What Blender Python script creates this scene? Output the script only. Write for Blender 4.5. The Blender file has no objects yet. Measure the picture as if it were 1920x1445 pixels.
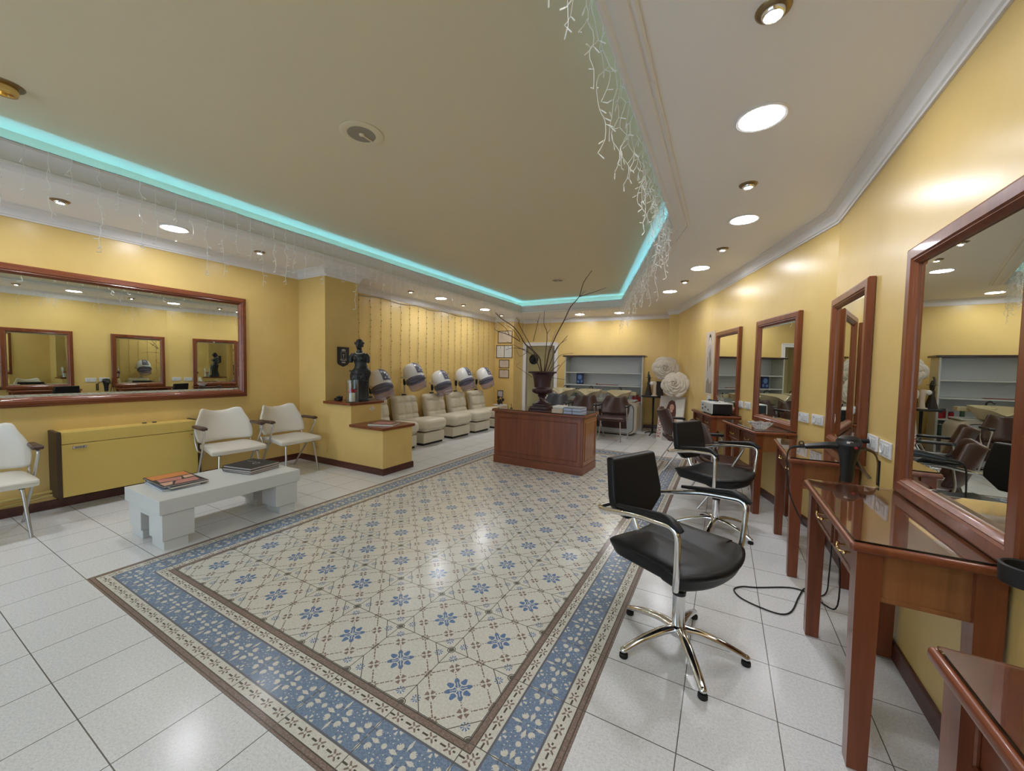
import bpy, bmesh, math, random
from mathutils import Vector, Matrix
S = bpy.context.scene
COL = S.collection
PI = math.pi

# ------------------------------------------------------------------ camera, world, exposure
YAW, PITCH, ROLL, FPX, EYE = -0.503706501, -0.0451668284, 0.0174589531, 718.656818, 1.35
def cam_axes():
    cy, sy, cp, sp = math.cos(YAW), math.sin(YAW), math.cos(PITCH), math.sin(PITCH)
    f = Vector((sy*cp, cy*cp, sp)); r = Vector((cy, -sy, 0)); u = r.cross(f)
    cr, sr = math.cos(ROLL), math.sin(ROLL)
    return cr*r + sr*u, -sr*r + cr*u, f
_r, _u, _f = cam_axes()
cd = bpy.data.cameras.new('camera'); cam = bpy.data.objects.new('camera', cd); COL.objects.link(cam)
cam.matrix_world = Matrix(((_r.x, _u.x, -_f.x, 0), (_r.y, _u.y, -_f.y, 0), (_r.z, _u.z, -_f.z, EYE), (0, 0, 0, 1)))
cd.sensor_fit = 'HORIZONTAL'; cd.sensor_width = 36; cd.lens = 36*FPX/1920; cd.clip_start = .02
S.camera = cam
w = bpy.data.worlds.new('world'); S.world = w; w.use_nodes = True
w.node_tree.nodes['Background'].inputs[0].default_value = (.60, .78, 1, 1)
w.node_tree.nodes['Background'].inputs[1].default_value = .8
S.view_settings.view_transform = 'Standard'; S.view_settings.look = 'None'
S.view_settings.gamma = 1; S.view_settings.exposure = 2.36; S.view_settings.use_curve_mapping = False
LAMP = 18.0       # big downlight diffuser emission
SPOT = 90.0       # small spot emission
COVE = 4.6        # led strip in the cove

# ------------------------------------------------------------------ material helpers
class X:
    """tiny expression layer over shader math nodes"""
    nt = None
    def __init__(s, v): s.v = v
    @staticmethod
    def op(o, *a):
        n = X.nt.nodes.new('ShaderNodeMath'); n.operation = o
        for i, q in enumerate(a):
            if isinstance(q, X): X.nt.links.new(q.v, n.inputs[i])
            else: n.inputs[i].default_value = q
        return X(n.outputs[0])
    def __add__(a, b): return X.op('ADD', a, b)
    __radd__ = __add__
    def __sub__(a, b): return X.op('SUBTRACT', a, b)
    def __rsub__(a, b): return X.op('SUBTRACT', b, a)
    def __mul__(a, b): return X.op('MULTIPLY', a, b)
    __rmul__ = __mul__
    def __truediv__(a, b): return X.op('DIVIDE', a, b)
    def __neg__(a): return X.op('MULTIPLY', a, -1.0)
    def __lt__(a, b): return X.op('LESS_THAN', a, b)
    def __gt__(a, b): return X.op('GREATER_THAN', a, b)
    def __and__(a, b): return X.op('MULTIPLY', a, b)
    def __or__(a, b): return X.op('MAXIMUM', a, b)
    def __abs__(a): return X.op('ABSOLUTE', a)
    def inv(a): return X.op('SUBTRACT', 1.0, a)
def xmin(a, b): return X.op('MINIMUM', a, b)
def xmax(a, b): return X.op('MAXIMUM', a, b)
def frac(a): return X.op('FRACT', a)
def hyp(a, b): return X.op('SQRT', a*a + b*b)
def mixc(fac, a, b):
    nt = X.nt; n = nt.nodes.new('ShaderNodeMix'); n.data_type = 'RGBA'
    for i, q in ((0, fac), (6, a), (7, b)):
        if isinstance(q, X): nt.links.new(q.v, n.inputs[i])
        elif hasattr(q, 'is_output'): nt.links.new(q, n.inputs[i])
        else: n.inputs[i].default_value = q if i == 0 else (*q, 1)
    return n.outputs[2]
def srgb(r, g, b):
    f = lambda c: (c/255/12.92) if c/255 <= .04045 else ((c/255+.055)/1.055)**2.4
    return (f(r), f(g), f(b))
M = {}
def mat(name, col, rough=.5, metal=0, spec=.5, coat=0, alpha=None, trans=0, ior=1.45, emit=None, es=0, sheen=0):
    m = bpy.data.materials.new(name); m.use_nodes = True; M[name] = m
    b = m.node_tree.nodes['Principled BSDF']; I = b.inputs
    I['Base Color'].default_value = (*col, 1); I['Roughness'].default_value = rough; I['Metallic'].default_value = metal
    I['Specular IOR Level'].default_value = spec; I['Coat Weight'].default_value = coat; I['Coat Roughness'].default_value = .08
    I['Transmission Weight'].default_value = trans; I['IOR'].default_value = ior
    if emit: I['Emission Color'].default_value = (*emit, 1); I['Emission Strength'].default_value = es
    return m
def nodes(m): X.nt = m.node_tree; return m.node_tree, m.node_tree.nodes['Principled BSDF']
def texco(nt, kind='Object', scale=(1, 1, 1), rot=(0, 0, 0)):
    t = nt.nodes.new('ShaderNodeTexCoord'); mp = nt.nodes.new('ShaderNodeMapping')
    nt.links.new(t.outputs[kind], mp.inputs[0]); mp.inputs['Scale'].default_value = scale; mp.inputs['Rotation'].default_value = rot
    return mp.outputs[0]
def noise(nt, vec, scale, detail=3, rough=.5, dist=0):
    n = nt.nodes.new('ShaderNodeTexNoise'); nt.links.new(vec, n.inputs['Vector'])
    n.inputs['Scale'].default_value = scale; n.inputs['Detail'].default_value = detail
    n.inputs['Roughness'].default_value = rough; n.inputs['Distortion'].default_value = dist
    return X(n.outputs['Fac'])
def ramp(nt, x, stops):
    n = nt.nodes.new('ShaderNodeValToRGB'); nt.links.new(x.v, n.inputs[0])
    e = n.color_ramp.elements
    while len(e) < len(stops): e.new(.5)
    for q, (p, c) in zip(e, stops): q.position = p; q.color = (*c, 1)
    return n.outputs[0]
def bump(nt, b, x, strength, dist=.01):
    n = nt.nodes.new('ShaderNodeBump'); nt.links.new(x.v, n.inputs['Height'])
    n.inputs['Strength'].default_value = strength; n.inputs['Distance'].default_value = dist
    nt.links.new(n.outputs[0], b.inputs['Normal'])

# --- plain materials
mat('white_paint', (.80, .78, .77), .55)
mat('soffit', (.87, .86, .87), .6)
mat('cream_ceiling', (.74, .635, .43), .55)
mat('white_lacquer', (.63, .64, .62), .32)
mat('chrome', (.78, .78, .78), .12, 1)
mat('brushed', (.55, .54, .52), .3, 1)
mat('gold', (.80, .58, .25), .22, 1)
mat('bronze', (.28, .20, .11), .32, .9)
mat('black_vinyl', (.009, .009, .010), .40, spec=.28)
mat('black_plastic', (.014, .014, .016), .28)
mat('black_matte', (.012, .011, .011), .6)
mat('white_vinyl', (.66, .62, .54), .3)
mat('cream_vinyl', (.66, .60, .46), .34)
mat('brown_vinyl', (.060, .028, .022), .33)
mat('slate_vinyl', (.055, .055, .07), .35)
mat('arm_wood', (.075, .04, .028), .4)
mat('black_rubber', (.01, .01, .01), .7)
mat('mirror_glass', (.80, .83, .76), .0, 1)
mat('heater_panel', srgb(212, 184, 100), .4)
mat('heater_side', (.055, .032, .018), .5)
mat('porcelain', (.60, .52, .33), .22)
mat('cream_shell', (.58, .52, .43), .35)
mat('grey_panel', (.42, .45, .46), .35)
mat('hood_white', (.70, .70, .69), .2)
mat('hood_grey', (.10, .10, .14), .3)
mat('visor', (.74, .70, .86), .06, trans=.9, ior=1.15)
mat('glass', (.93, .97, .96), .02, trans=1, ior=1.45)
mat('crystal', (.95, .97, .97), .03, trans=.85, ior=1.5)
mat('table_glass', (.86, .80, .74), .02, trans=1, ior=1.5)
mat('statue_black', (.014, .016, .018), .42)
mat('pearl', (.75, .73, .68), .25)
mat('candle', (.80, .74, .60), .5)
mat('red_petal', (.60, .02, .06), .5)
mat('urn_iron', (.045, .018, .020), .42)
mat('twig', (.095, .055, .035), .7)
mat('paper_rose', (.62, .55, .45), .75)
mat('paper', (.70, .67, .60), .6)
mat('paper_beige', (.62, .50, .38), .6)
mat('frame_brown', (.13, .075, .03), .4)
mat('blue_print', (.018, .03, .11), .4)
mat('blue_glow', (.12, .22, .50), .4)
mat('red_plastic', (.35, .02, .03), .35)
mat('red_wood', (.28, .07, .06), .4)
mat('grey_box', (.20, .21, .24), .4)
mat('box_blue', (.42, .48, .62), .4)
mat('dark_grey', (.05, .05, .055), .45)
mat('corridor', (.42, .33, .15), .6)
mat('door_brown', (.30, .25, .20), .5)
mat('socket_white', (.72, .72, .74), .3)
mat('wire_grey', (.30, .32, .28), .5)
mat('bulb_clear', (.95, .95, .93), .15)
mat('wire_clear', (.90, .91, .88), .3)
mat('gold_wire', (.36, .26, .10), .45)
mat('skin_print', (.62, .36, .24), .5)
mat('hair_print', (.10, .03, .025), .5)
mat('grey_print', (.50, .45, .42), .5)
mat('ink', (.03, .028, .03), .5)
mat('sepia_print', (.28, .24, .18), .6)
mat('orange_print', (.62, .22, .06), .35)
mat('pink_print', (.50, .20, .18), .35)
mat('leaf_black', (.03, .022, .016), .5)
mat('bottle_green', (.06, .12, .07), .2)
mat('speaker_grille', (.30, .26, .19), .6)
mat('diffuser', (.9, .9, .9), .5, emit=(.95, .98, 1.05), es=LAMP)
mat('spot_lamp', (.9, .9, .9), .5, emit=(.97, .98, 1.03), es=SPOT)
mat('led_cyan', (.2, .9, .8), .5, emit=(.16, .55, .98), es=COVE)
mat('pipe_yellow', (.50, .38, .12), .5)

# --- lacquered yellow plaster walls
def wall_mat(name, c1, c2):
    m = mat(name, c1, .3, spec=.42); nt, b = nodes(m)
    v = texco(nt); n1 = noise(nt, v, 1.3, 5, .6); n2 = noise(nt, texco(nt, scale=(9, 9, 1.6)), 1.4, 5, .65)
    nt.links.new(ramp(nt, n1*.92 + n2*.08, [(.30, c2), (.55, c1), (.78, tuple(min(1, q*1.1) for q in c1))]), b.inputs['Base Color'])
    n3 = noise(nt, texco(nt, scale=(14, 14, 2.0)), 1.5, 2, .5)
    nt.links.new((n2*.10 + .25).v, b.inputs['Roughness'])
    bump(nt, b, n3, .05, .012)
wall_mat('plaster', (.72, .515, .19), (.655, .46, .155))
# --- wood
def wood_mat(name, dark, mid, lite, axis=2, rough=.3, coat=.35, sc=1.0):
    m = mat(name, mid, rough, coat=coat); nt, b = nodes(m)
    s = [14*sc, 14*sc, 14*sc]; s[axis] = .9*sc
    n1 = noise(nt, texco(nt, scale=s), 1.0, 5, .6, .6); n2 = noise(nt, texco(nt, scale=[q*5 for q in s]), 1.0, 2, .5)
    nt.links.new(ramp(nt, n1*.8 + n2*.2, [(.28, dark), (.5, mid), (.72, lite)]), b.inputs['Base Color'])
wood_mat('mahogany', (.115, .028, .010), (.19, .050, .018), (.25, .075, .026), 2, .33, .22)
wood_mat('mahogany_y', (.115, .028, .010), (.19, .050, .018), (.25, .075, .026), 1, .33, .22)
wood_mat('mahogany_x', (.115, .028, .010), (.19, .050, .018), (.25, .075, .026), 0, .33, .22)
wood_mat('cherry', (.17, .058, .018), (.255, .095, .032), (.33, .135, .05), 2)
wood_mat('cherry_x', (.20, .075, .02), (.29, .115, .035), (.36, .15, .05), 0)
wood_mat('base_wood', (.045, .012, .008), (.075, .020, .013), (.11, .03, .018), 0, .35)
wood_mat('dark_wood', (.028, .010, .008), (.045, .016, .012), (.07, .025, .018), 1, .35)

# --- patterned tile floor (object coordinates = world)
def floor_mat():
    m = mat('floor_tile', (.5, .5, .5), .30, spec=.45); nt, b = nodes(m)
    t = nt.nodes.new('ShaderNodeTexCoord'); sp = nt.nodes.new('ShaderNodeSeparateXYZ'); nt.links.new(t.outputs['Object'], sp.inputs[0])
    p = .3307; NY = 17.0
    u = (X(sp.outputs[0]) + .429)/p; v = (X(sp.outputs[1]) - .764)/p
    tv = t.outputs['Object']
    grain = noise(nt, tv, 210, 2, .6); grain2 = noise(nt, tv, 95, 2, .6); blot = noise(nt, tv, 2.2, 2, .5)
    spk = grain*.55 + grain2*.45
    plain = ramp(nt, spk, [(.30, (.55, .55, .545)), (.47, (.70, .70, .70)), (.62, (.80, .80, .80))])
    cream = ramp(nt, spk, [(.30, (.48, .46, .40)), (.47, (.62, .60, .535)), (.62, (.71, .69, .62))])
    blue = ramp(nt, spk, [(.32, (.115, .165, .255)), (.5, (.185, .25, .36)), (.66, (.28, .35, .46))])
    blueD = ramp(nt, spk, [(.32, (.07, .13, .25)), (.5, (.12, .20, .36)), (.66, (.2, .29, .44))])
    brown = ramp(nt, spk, [(.32, (.15, .105, .085)), (.5, (.235, .17, .145)), (.66, (.34, .27, .235))])
    grey = ramp(nt, spk, [(.32, (.08, .075, .055)), (.6, (.17, .16, .125))])
    dark = (.10, .085, .07)
    fu, fv = frac(u), frac(v)
    joint = (xmin(xmin(fu, 1-fu), xmin(fv, 1-fv)) < .0058)
    # distances to the carpet edges (in tiles)
    dx = xmin(u + 9.0, -u); dy = xmin(v, NY - v)
    wd = xmin(dx, dy); inside = wd > 0.0
    tt = X.op('ADD', (dx < dy)*v, (dx < dy).inv()*u)          # coordinate along the border
    # ---- field
    P = abs(fu - .5); Q = abs(fv - .5); a = xmax(P, Q); c = xmin(P, Q)
    ca, cc = .5 - P, .5 - Q                                   # from the tile corner
    rc = hyp(ca, cc); ss = ca + cc
    medal = rc < .040
    ring = abs(rc - .055) < .006
    dia = (abs(ss - .29) < .0075)
    f1 = ca - .128; f2 = cc - .128; r1 = hyp(f1, f2)
    ang = X.op('ARCTAN2', f1, f2)
    star = (r1 < .058) & (r1 > .012) & (X.op('COSINE', ang*8.0) > .05)
    g1 = P - .25; g2 = Q - .25; gM = xmax(abs(g1), abs(g2)); gm = xmin(abs(g1), abs(g2))
    leaf4 = (gM < .072) & (gM > .018) & (gm < (gM*.48))
    clear4 = gM < .072
    e1 = xmin(.5 - a, .5 - a); eg1 = hyp(.5 - a, c - .036) ; leafe = (hyp(.5 - a, c - .045) < .022) | (hyp(.5 - a - .045, c) < .016)
    dash = (abs(P + Q - .5) < .0125) & (clear4.inv()) & (frac((P - Q)*11.0) < .80)
    ctr = hyp(P, Q); cang = X.op('ARCTAN2', Q, P)
    dots = (abs(P - Q) < .010) & (ctr < .30) & (ctr > .15) & (frac(ctr*26.0) < .5)
    wob = X.op('COSINE', cang*8.0)
    flw = (ctr < (.150 + wob*.034)) & (ctr > .014)
    arcs = (abs(hyp(a - .130, c) - .058) < .009) | ((c < .006) & (ctr < .070)) | ((abs(P - Q) < .008) & (ctr < .115))
    flw = flw & arcs.inv()
    # ---- border
    cw = (wd - .51)/.234
    isblue = abs(cw) < 1.0
    edge = abs(abs(cw) - 1.0) < .055
    fl = (frac(tt*2.0 + .5) - .5)*(.5/.234)                   # flower every half tile
    F = abs(fl); W = abs(cw); R = hyp(F, W)
    tul = (hyp(F - .40, W - .36) < .175) & ((hyp(F - .53, W - .49) < .105).inv() | (abs(F - W - .04) < .03))
    spear = ((F < (.085 - abs(W - .62)*.26)) & (W < .93) & (W > .30)) | ((W < (.12 - abs(F - .52)*.42)) & (F > .22))
    core = R < .06
    ball = hyp(1.068 - F, W) < .135
    pet = (hyp(F - .80, W - .30) < .035) | (hyp(F - .72, W - .55) < .032) | (hyp(F - .93, W - .50) < .035) | (hyp(F - .62, W - .08) < .03)
    ff = 1.068 - F; wf = .93 - W; fr = hyp(ff, wf); fa = X.op('ARCTAN2', ff, wf)
    fan = (fr < .30) & (fr > .10) & (X.op('COSINE', fa*5.0) > .25)
    curl = (abs(hyp(F - .02, W - .02) - .40) < .024)
    orn = tul | spear | core | ball | pet | fan
    wl = abs(abs(wd - .51) - .325)                            # centre line of each cream strip
    bd = (wl < .011) & (frac(tt*8.0) < .62) & (abs(frac(tt*4.0) - .5) > .19)
    q1 = (frac(tt*4.0) - .5)*.25; bl4 = (xmax(abs(q1), wl) < .050) & (xmax(abs(q1), wl) > .014) & (abs(abs(q1) - wl) < .016)
    brn = (wd < .088) | ((wd > .905) & (wd < .99))
    thin = (abs(wd - .094) < .007) | (abs(wd - .900) < .007) | (abs(wd - .030) < .006) | (abs(wd - .985) < .008)
    border = wd < .992
    col = mixc(flw | star, cream, blueD)
    col = mixc(leaf4 | (leafe & (1.0 - (a < .40))), col, brown)
    col = mixc(dash | dots, col, brown)
    col = mixc((dia | ring), col, dark)
    col = mixc(medal, col, grey)
    bc = mixc(bl4, cream, brown); bc = mixc(bd, bc, dark)
    bb = mixc(curl, blue, (.14, .15, .19)); bb = mixc(orn, bb, cream)
    bc = mixc(isblue, bc, bb); bc = mixc(edge, bc, (.15, .15, .17)); bc = mixc(brn, bc, brown); bc = mixc(thin, bc, dark)
    col = mixc(border, col, bc)
    col = mixc(inside, plain, col)
    col = mixc(joint & (border.inv() | inside.inv() | (frac(tt) < .01) | (frac(tt) > .99)), col, (.13, .125, .11))
    nt.links.new(col, b.inputs['Base Color'])
    nt.links.new((blot*.05 + spk*.14 + .11).v, b.inputs['Roughness'])
    bump(nt, b, joint.inv()*.4 + spk*.35, .12, .002)
floor_mat()

# ------------------------------------------------------------------ mesh helpers
def BM(): return bmesh.new()
def weighted(me, c):
    """area-weighted corner normals, so that bevelled panels stay flat"""
    vf = [[] for _ in me.vertices]
    for p in me.polygons:
        for v in p.vertices: vf[v].append((p.normal.copy(), p.area))
    out = []
    for p in me.polygons:
        for v in p.vertices:
            n = Vector((0, 0, 0))
            for q, a in vf[v]:
                if q.dot(p.normal) >= c: n += q*a
            out.append(n.normalized() if n.length > 1e-12 else p.normal.copy())
    me.normals_split_custom_set(out)
def obj(name, bm, m, parent=None, smooth=40, loc=None, rot=None):
    me = bpy.data.meshes.new(name)
    bmesh.ops.recalc_face_normals(bm, faces=bm.faces[:])
    bm.to_mesh(me); bm.free()
    ms = m if isinstance(m, (list, tuple)) else [m]
    for q in ms: me.materials.append(M[q])
    if smooth:
        for q in me.polygons: q.use_smooth = True
        me.set_sharp_from_angle(angle=math.radians(smooth))
        if smooth <= 50 and len(me.polygons) < 2500: weighted(me, math.cos(math.radians(smooth)))
    o = bpy.data.objects.new(name, me); COL.objects.link(o)
    if parent: o.parent = parent
    if loc: o.location = loc
    if rot: o.rotation_euler = rot
    return o
def tag(o, label, cat, group=None):
    o['label'] = label; o['category'] = cat
    if group: o['group'] = group
    return o
def thing(name, label, cat, loc=(0, 0, 0), rz=0, group=None):
    o = bpy.data.objects.new(name, None); COL.objects.link(o); o.empty_display_size = .1
    o.location = loc; o.rotation_euler = (0, 0, rz)
    return tag(o, label, cat, group)
def struct(name, bm, m, parent=None, smooth=40):
    o = obj(name, bm, m, parent, smooth); o['kind'] = 'structure'; return o
def dup(root, loc, rz, label, group=None, swap=None):
    def cp(o, par):
        c = o.copy(); COL.objects.link(c); c.parent = par
        if swap and o.type == 'MESH' and o.data.materials and o.data.materials[0].name in swap:
            key = (o.data.name, swap[o.data.materials[0].name])
            if key not in SW:
                d = o.data.copy(); d.materials.clear(); d.materials.append(M[key[1]]); SW[key] = d
            c.data = SW[key]
        for ch in list(KIDS(o)): cp(ch, c)
        return c
    r = cp(root, None); r.location = loc; r.rotation_euler = (0, 0, rz); r['label'] = label
    if group: r['group'] = group
    elif 'group' in r: del r['group']
    return r
SW = {}
def KIDS(o): return [c for c in bpy.data.objects if c.parent == o]
def add(bm, other, mtx=None):
    me = bpy.data.meshes.new('t'); other.to_mesh(me); other.free()
    if mtx is not None: me.transform(mtx)
    bm.from_mesh(me); bpy.data.meshes.remove(me); return bm
def box(bm, x0, x1, y0, y1, z0, z1, r=0, seg=2, mtx=None):
    t = BM(); bmesh.ops.create_cube(t, size=1)
    for q in t.verts: q.co = Vector(((x0+x1)/2 + q.co.x*(x1-x0), (y0+y1)/2 + q.co.y*(y1-y0), (z0+z1)/2 + q.co.z*(z1-z0)))
    if r: bmesh.ops.bevel(t, geom=t.edges[:], offset=r, segments=seg, profile=.5, affect='EDGES')
    return add(bm, t, mtx)
def bx(*a, **k): return box(BM(), *a, **k)
def spline(pts, n):
    pts = [Vector(q) for q in pts]
    if n <= 1 or len(pts) < 3: return pts
    out = []
    for i in range(len(pts)-1):
        p0, p1, p2, p3 = pts[max(i-1, 0)], pts[i], pts[i+1], pts[min(i+2, len(pts)-1)]
        for k in range(n):
            t = k/n; t2, t3 = t*t, t*t*t
            out.append(.5*((2*p1) + (p2-p0)*t + (2*p0-5*p1+4*p2-p3)*t2 + (3*p1-p0-3*p2+p3)*t3))
    out.append(pts[-1]); return out
def round_path(pts, r, n=5):
    """polyline with rounded corners"""
    pts = [Vector(q) for q in pts]; out = [pts[0]]
    for i in range(1, len(pts)-1):
        a, b, c = pts[i-1], pts[i], pts[i+1]
        d1, d2 = (a-b), (c-b); k = min(r, d1.length*.48, d2.length*.48)
        s, e = b + d1.normalized()*k, b + d2.normalized()*k
        for j in range(n+1):
            t = j/n; out.append((1-t)**2*s + 2*(1-t)*t*b + t*t*e)
    out.append(pts[-1]); return out
def tube(bm, pts, r, n=8, sub=1, cap=True, flat=1.0):
    P = spline(pts, sub); L = len(P)
    T = [(P[min(i+1, L-1)] - P[max(i-1, 0)]).normalized() for i in range(L)]
    up = Vector((0, 0, 1)) if abs(T[0].z) < .9 else Vector((1, 0, 0))
    nrm = (up - T[0]*up.dot(T[0])).normalized(); rings = []
    for i in range(L):
        nrm = (nrm - T[i]*nrm.dot(T[i])).normalized(); bn = T[i].cross(nrm)
        rr = r(i/(L-1)) if callable(r) else r
        rings.append([bm.verts.new(P[i] + nrm*math.cos(2*PI*k/n)*rr*flat + bn*math.sin(2*PI*k/n)*rr) for k in range(n)])
    for a, b in zip(rings, rings[1:]):
        for k in range(n): bm.faces.new((a[k], a[(k+1) % n], b[(k+1) % n], b[k]))
    if cap: bm.faces.new(rings[0][::-1]); bm.faces.new(rings[-1])
    return bm
def lathe(bm, prof, n=24, c=(0, 0, 0), cap=True, sq=None):
    rings = []
    for r, z in prof:
        rings.append([bm.verts.new((c[0] + r*math.cos(2*PI*k/n), c[1] + r*math.sin(2*PI*k/n), c[2] + z)) for k in range(n)])
    for a, b in zip(rings, rings[1:]):
        for k in range(n): bm.faces.new((a[k], a[(k+1) % n], b[(k+1) % n], b[k]))
    if cap: bm.faces.new(rings[0][::-1]); bm.faces.new(rings[-1])
    return bm
def prism(bm, pts, h0, h1, plane='xy'):
    f = {'xy': lambda a, b, h: (a, b, h), 'yz': lambda a, b, h: (h, a, b), 'xz': lambda a, b, h: (a, h, b)}[plane]
    A = [bm.verts.new(f(a, b, h0)) for a, b in pts]; B = [bm.verts.new(f(a, b, h1)) for a, b in pts]
    n = len(pts); bm.faces.new(A[::-1]); bm.faces.new(B)
    for k in range(n): bm.faces.new((A[k], A[(k+1) % n], B[(k+1) % n], B[k]))
    return bm
def loft(bm, rings, cap=True):
    V = [[bm.verts.new(q) for q in r] for r in rings]; n = len(V[0])
    for a, b in zip(V, V[1:]):
        for k in range(n): bm.faces.new((a[k], a[(k+1) % n], b[(k+1) % n], b[k]))
    if cap: bm.faces.new(V[0][::-1]); bm.faces.new(V[-1])
    return bm
def soft(bm, dims, r, n=10, fn=None, mtx=None):
    """rounded cushion: dense cube mapped to a rounded box, then deformed by fn(co)->co"""
    t = BM(); bmesh.ops.create_cube(t, size=2)
    bmesh.ops.subdivide_edges(t, edges=t.edges[:], cuts=n, use_grid_fill=True)
    h = Vector(dims)/2; inn = Vector([max(q-r, 1e-4) for q in h])
    for v in t.verts:
        p = Vector([v.co[i]*h[i] for i in range(3)])
        q = Vector([max(-inn[i], min(inn[i], p[i])) for i in range(3)]); d = p - q
        if d.length > 1e-7:
            m_ = max(abs(d.x), abs(d.y), abs(d.z)); d = d.normalized()*m_
        v.co = q + d
        if fn: v.co = Vector(fn(v.co))
    return add(bm, t, mtx)
def sphere(bm, c, r, sc=(1, 1, 1), n=12, mtx=None):
    t = BM(); bmesh.ops.create_uvsphere(t, u_segments=n, v_segments=max(6, n*2//3), radius=r)
    for v in t.verts: v.co = Vector((v.co.x*sc[0] + c[0], v.co.y*sc[1] + c[1], v.co.z*sc[2] + c[2]))
    return add(bm, t, mtx)
def sweep(bm, path, prof, closed=False, caps=True):
    """profile (inward offset, z) swept along an xy path, mitred; inward = right of travel"""
    n = len(path); P = [Vector((*q, 0)) for q in path]; cols = []
    for i in range(n):
        a = P[i-1] if (i > 0 or closed) else None; b = P[(i+1) % n] if (i < n-1 or closed) else None
        d1 = (P[i]-a).normalized() if a is not None else None; d2 = (b-P[i]).normalized() if b is not None else None
        if d1 is None: d1 = d2
        if d2 is None: d2 = d1
        n1, n2 = Vector((d1.y, -d1.x, 0)), Vector((d2.y, -d2.x, 0))
        m_ = (n1+n2); m_ = m_/max(m_.length_squared/2, .05)
        cols.append([bm.verts.new((P[i].x + m_.x*o, P[i].y + m_.y*o, z)) for o, z in prof])
    k = len(prof)
    for i in range(n if closed else n-1):
        A, B = cols[i], cols[(i+1) % n]
        for j in range(k): 
            bm.faces.new((A[j], A[(j+1) % k], B[(j+1) % k], B[j]))
    if caps and not closed: bm.faces.new(cols[0]); bm.faces.new(cols[-1][::-1])
    return bm
def text_bm(s, size, mtx, depth=.001):
    cu = bpy.data.curves.new('t', 'FONT'); cu.body = s; cu.size = size; cu.extrude = depth; cu.align_x = 'CENTER'; cu.align_y = 'CENTER'
    o = bpy.data.objects.new('t', cu); COL.objects.link(o); dg = bpy.context.evaluated_depsgraph_get()
    me = bpy.data.meshes.new_from_object(o.evaluated_get(dg)); bpy.data.objects.remove(o)
    me.transform(mtx); bm = BM(); bm.from_mesh(me); bpy.data.meshes.remove(me); return bm
def RZ(a): return Matrix.Rotation(a, 4, 'Z')
def TR(x, y, z): return Matrix.Translation((x, y, z))

# ------------------------------------------------------------------ the room shell
ZC, ZT, YF = 2.65, 2.90, -2.6
XL, XR = -5.31, .765
BEND = (.765, 3.955); DIR = Vector((-.3175, .9483, 0)).normalized(); NRM = Vector((DIR.y, -DIR.x, 0))   # far right wall: along DIR, NRM points into the wall
def onwall(s, out=0, z=0):
    """point on the slanted wall: s metres from the bend, out metres into the room"""
    return Vector((BEND[0], BEND[1], 0)) + DIR*s - NRM*out + Vector((0, 0, z))
WALLROT = math.atan2(DIR.y, DIR.x)      # local x along DIR, local y points left of it = into the room
cr = onwall(5.02)
ROOM = [(XL, YF), (XL, 3.33), (-4.73, 3.33), (-4.73, 3.86), (XL, 3.86), (XL, 8.66), (-4.74, 8.66), (-4.74, 9.21), (-1.06, 9.44), (-1.06, 8.86), (cr.x, 8.78), BEND, (XR, YF)]
def wallseg(bm, a, b, z0=0, z1=ZT+.05, t=.12, e=.0):
    a, b = Vector(a), Vector(b); d = (b-a).normalized(); o = Vector((-d.y, d.x))*t
    a = a - d*e; b = b + d*e
    return prism(bm, [tuple(a), tuple(b), tuple(b+o), tuple(a+o)], z0, z1)
struct('wall_left', wallseg(BM(), ROOM[0], (XL, 3.5)), 'plaster')
struct('wall_left', wallseg(BM(), (XL, 3.5), (XL, 8.8)), 'plaster')
struct('wall_pillar', bx(XL, -4.73, 3.33, 3.86, 0, ZC), 'plaster')
bm = BM(); box(bm, -4.73, -4.21, 3.33, 3.83, 0, .83); box(bm, -4.21, -3.63, 3.33, 3.83, 0, .555)
struct('wall_partition', bm, 'plaster')
struct('trim_1', bx(-4.735, -4.185, 3.295, 3.86, .83, .865, .006), 'mahogany_y')
struct('trim_2', bx(-4.21, -3.60, 3.295, 3.86, .555, .59, .006), 'mahogany_y')
struct('wall_corner', prism(BM(), [(XL-.1, 8.66), (-4.74, 8.66), (-4.74, 9.3), (XL-.1, 9.3)], 0, ZC), 'plaster')
def backpt(x, out=0): 
    t = (x + 4.74)/3.68; return (x + .06*out, 9.21 + .23*t - out)
bm = BM(); D0, D1, DH = -4.66, -3.86, 1.95
for a, b, z0, z1 in ((-4.85, D0, 0, ZC), (D0, D1, DH, ZC), (D1, -.9, 0, ZC)):
    wallseg(bm, backpt(a), backpt(b), z0, z1)
struct('wall_back', bm, 'plaster')
struct('wall_right_corner', prism(BM(), [(-1.06, 8.86), (cr.x+.05, 8.775), (cr.x+.05, 9.5), (-1.06, 9.5)], 0, ZC), 'plaster')
struct('wall_right', wallseg(BM(), (onwall(5.12).x, onwall(5.12).y), BEND), 'plaster')
struct('wall_right', wallseg(BM(), BEND, (XR, YF)), 'plaster')
bm = BM(); W0, W1, WZ0, WZ1 = -5.0, -.6, .25, 2.35
for a, b, z0, z1 in ((XR, W1, 0, ZT), (W1, W0, 0, WZ0), (W1, W0, WZ1, ZT), (W0, XL, 0, ZT)):
    wallseg(bm, (a, YF), (b, YF), z0, z1)
struct('wall_front', bm, 'plaster')
bm = BM()
for a, b in ((W0, W0+.06), (-2.83, -2.77), (W1-.06, W1)): box(bm, a, b, YF-.09, YF-.03, WZ0, WZ1)
box(bm, W0, W1, YF-.09, YF-.03, WZ0, WZ0+.06); box(bm, W0, W1, YF-.09, YF-.03, WZ1-.06, WZ1)
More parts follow.
